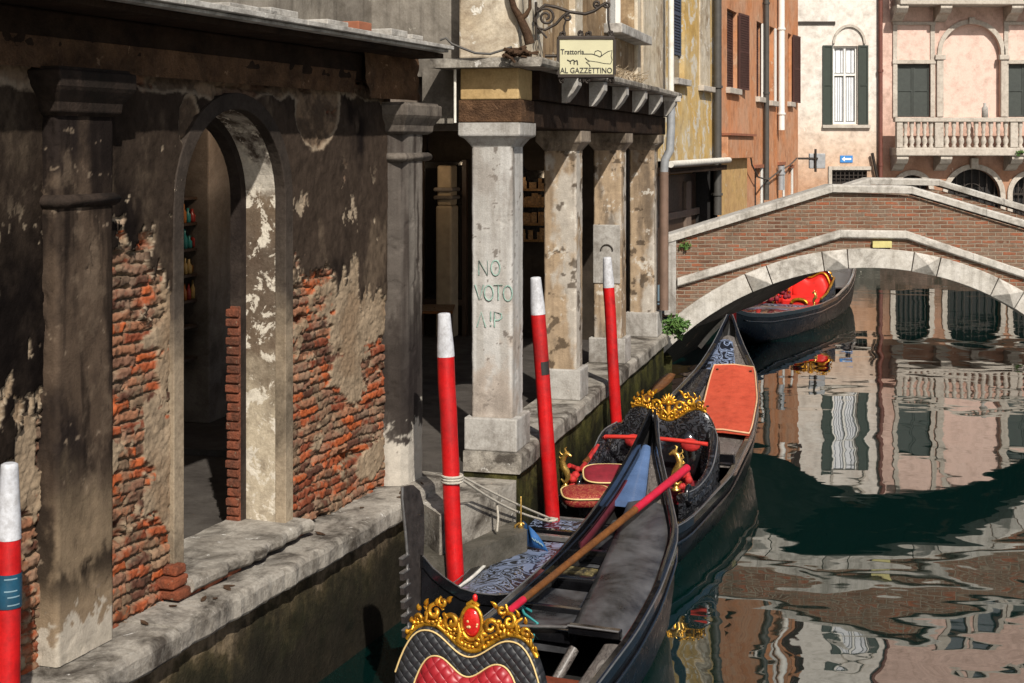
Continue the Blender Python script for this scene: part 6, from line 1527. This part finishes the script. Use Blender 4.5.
mb = MB(); mb.box(B.p(4.95,.215,.26), (.84,.6,.16)); B.build(mb, 'seat', M['red_pad'], bevel=.05)
B.deck(7.8, 10.2, lambda d: -B.wl(d)+.05, lambda d: B.wr(d)-.05, -.03, M['carved'], 'bow_deck', .03)
nr.finish()
# its long oar, laid slantwise over the stern
oar([tuple(gp(687,468,.98)), tuple(gp(508,612,.60))], (.031,.023), 'long wooden oar with crimson handle lying slantwise across the nearest gondola', red_first=.34, red_last=.07)

# ---- the gondola beyond the bridge
fa = Boat('gondola', 'farther black gondola with a bright red draped seat moored under the bridge', (8.05, 33.5), 25.2, 10.0,
    [(0,.025),(.5,.22),(1,.38),(2,.53),(3,.64),(4.5,.71),(6,.70),(7.2,.57),(8.5,.35),(9.4,.16),(10,.02)],
    [(0,.025),(.5,.12),(1,.20),(2,.30),(3,.38),(4.5,.46),(6,.46),(7.5,.42),(8.5,.31),(9.4,.17),(10,.02)],
    [(0,1.35),(.5,1.05),(1,.88),(2,.70),(3.1,.58),(4.5,.48),(6,.46),(7.3,.48),(8.5,.52),(9.4,.62),(10,.78)])
B = fa; fa.hull(); fa.ferro()
B.deck(.3, 3.3, lambda d: -B.wl(d)+.045, lambda d: B.wr(d)-.045, -.03, M['deck_black'], 'stern_deck', .03); B.cross(3.32, .56, M['steel_edge'], 'deck_edge', .05, .04)
B.deck(7.2, 9.7, lambda d: -B.wl(d)+.05, lambda d: B.wr(d)-.05, -.03, M['lacquer'], 'bow_deck', .03)
fs_ = ornate_seat(fa, 4.6, .14, 1.0, .74, .30, .10, (M['red_bright'], M['red_bright']), .95, .22, .13, dip=.15)
for ins in (.0,.06):
    mb = MB(); mb.tube([B.p(4.6,.14+x,z)+Vector((0,-.02+(z-.3)*.1,0)) for x,z in outline(1.0,.74,.30,ins,.15)], .022, 6); B.build(mb, 'gold_fringe' if ins else 'black_fringe', M['gold'] if ins else M['lacquer'], fs_)
mb = MB(); mb.box(B.p(4.95,.14,.40), (.85,.7,.18)); B.build(mb, 'seat', M['red_bright'], bevel=.05)
mb = MB(); mb.tube([B.p(5.31,.10+.16*math.cos(a),.40+.08*math.sin(a)) for a in np.linspace(0,PI,9)], .035, 6); B.build(mb, 'gold_fringe', M['gold'])
for sgn in (-1,1):
    mb = MB(); mb.loft([[B.p(d_,.14+sgn*xo,z1),B.p(d_,.14+sgn*(xo+.05),z1),B.p(d_,.14+sgn*(xo+.05),.3),B.p(d_,.14+sgn*xo,.3)] for d_,xo,z1 in ((4.5,.47,.86),(4.8,.49,.76),(5.2,.48,.60),(5.6,.44,.52))], True, True, True); ar = B.build(mb, 'armrest', M['red_bright'] if sgn < 0 else M['carved_black'])
    mb = MB(); mb.tube([B.p(d_,.14+sgn*(xo+.025),z1+.02) for d_,xo,z1 in ((4.5,.47,.86),(4.8,.49,.76),(5.2,.48,.60),(5.6,.44,.52))], .022, 6); B.build(mb, 'gold_edge', M['gold'], ar)
for k, dd in enumerate((6.1,6.5,6.9)): B.cross(dd, .43, M['steel_edge'] if k % 2 else M['carved'], 'deck_board', .3, .03)
for dd, xx in ((5.7,.50),(5.9,-.30)): seahorse(B, dd, xx, .42, .30, 1, None)
mb = MB(); rr = random.Random(8)
for k in range(30): mb.ball(B.p(rr.uniform(5.5,6.6), rr.uniform(-.35,.0), .55+rr.uniform(0,.25)), rr.uniform(.03,.06), 5)
B.build(mb, 'red_tassel', M['red_plain'])
fa.finish()

# ------------------------------------------------------------------ mooring poles
def pole(top, base, r, lab, capl=.32):
    top, base = Vector(top), Vector(base); low = base + (base-top).normalized()*.8
    t = thing('mooring_pole', lab, 'mooring pole', tuple(base), 'red and white mooring poles')
    f = capl/(top-low).length; rr = random.Random(lab); n = 14
    mb = MB(); mb.tube([low.lerp(top, (1-f)*i/n)+Vector((rr.uniform(-.003,.003),rr.uniform(-.003,.003),0)) for i in range(n+1)], [r*rr.uniform(.985,1.015) for i in range(n+1)], 16); mb.build('red_shaft', M['pole_red'], t)
    mb = MB(); mb.tube([low.lerp(top, 1-f+f*q) for q in (0,.25,.6,.93,.985,1)], [r*1.01,r*.97,r*.84,r*.74,r*.70,r*.5], 16); mb.build('white_tip', M['pole_white'], t)
    return t, low, top
Yp = 10.5; s_ = FOC/Yp; P = lambda px, py, Y: yp(px, py, Y)
t1 = pole(P(444,313,10.3), P(457.5,632,10.3), .064, 'red mooring pole with white tip in front of the water steps')
t2 = pole(P(535.5,277,11.97), P(556,568,11.97), .063, 'red mooring pole with a small dark sticker between the white pillar and the next column')
t3 = pole(P(607,257,14.7), P(620,490,14.7), .060, 'red mooring pole farthest along the columned arcade, beside the second gondola')
t0 = pole(P(9.5,463,6.2), P(6.5,960,6.2), .052, 'red mooring pole with a blue printed band, nearest the camera at the left edge', .335)
def band(tp, f0, f1, mat, name, k=1.03, arc_=2*PI, a0=0):
    t, low, top = tp; r = float(k); mb = MB(); ax = (top-low).normalized(); X = ax.orthogonal().normalized(); Y_ = ax.cross(X)
    vd = Vector((0,-1,0)); vd = (vd-ax*vd.dot(ax)).normalized(); sd_ = ax.cross(vd); n = 20
    rg = [[low.lerp(top, f)+(vd*math.cos(a0-arc_/2+arc_*i/n)+sd_*math.sin(a0-arc_/2+arc_*i/n))*r for i in range(n+1)] for f in (f0, f1)]
    rg2 = [[p+(p-low.lerp(top, f)).normalized()*.0015 for p in g] for g, f in zip(rg, (f0, f1))]
    mb.loft(rg2, False, False, True); return mb.build(name, mat, t, fixn=False)
def frac(tp, z): t, low, top = tp; return (z-low.z)/(top.z-low.z)
zt = lambda py, Y: EYE-(py-HZ)*Y/FOC
bd = band(t0, frac(t0, zt(606,6.2)), frac(t0, zt(572,6.2)), M['sticker'], 'printed_band', .0555)
for py in (576,588,594,602): 
    band(t0, frac(t0, zt(py+.7,6.2)), frac(t0, zt(py-.7,6.2)), M['sticker_print'], 'band_print', .0568, 1.0, .75 if py % 4 else .5)
band(t2, frac(t2, zt(374,11.97)), frac(t2, zt(361,11.97)), M['sign_ink'], 'sticker', .066, 1.2, .5)
# two plain red posts by the far gondola
for px, py0, py1, Y, r, lab in ((732,288,352,21.6,.065,'plain red post at the left foot of the bridge arch'),(757.5,280,320,28.0,.055,'plain pinkish red post beside the far gondola under the bridge')):
    tp, lo = P(px, py0, Y), P(px+1, py1, Y); lo = lo.lerp(Vector((lo.x,lo.y,-.6)), 1)
    mb = MB(); mb.tube([lo, tp], r, 12); mb.build('red_post', M['pole_red'] if px < 740 else M['red_rope'], None, label=lab, cat='post')
# mooring rope from the nearest pole to the middle gondola's deck
B = mid
def sag(a, c, s, n=14): return [a.lerp(c, i/n)-Vector((0,0,s*math.sin(PI*i/n))) for i in range(n+1)]
a = P(452,480,10.25); c = gp(551,522,.45)
mb = MB(); mb.tube(sag(a+Vector((.06,.05,0)), c, .05), .010, 6); mb.tube(sag(a+Vector((.06,.05,.02)), c+Vector((.02,0,.02)), .015), .009, 6)
for k in range(3): mb.tube([a+Vector((.075*math.cos(q),.075*math.sin(q)+.05,.02*k-.02)) for q in np.linspace(0,2*PI,14)], .010, 6, False)
mid_ = a.lerp(c, .42); mb.tube([mid_+Vector((0,0,-.03)), mid_+Vector((.01,0,-.14)), mid_+Vector((.0,0,-.25))], .010, 6)
mb.tube([c+Vector((.05*math.cos(q),.05*math.sin(q),.015+.01*q/6)) for q in np.linspace(0,2*PI,14)], .012, 6)
mb.build('mooring_rope', M['rope'], None, label='pale mooring rope tied from the nearest red pole to the middle gondola bow deck', cat='rope')
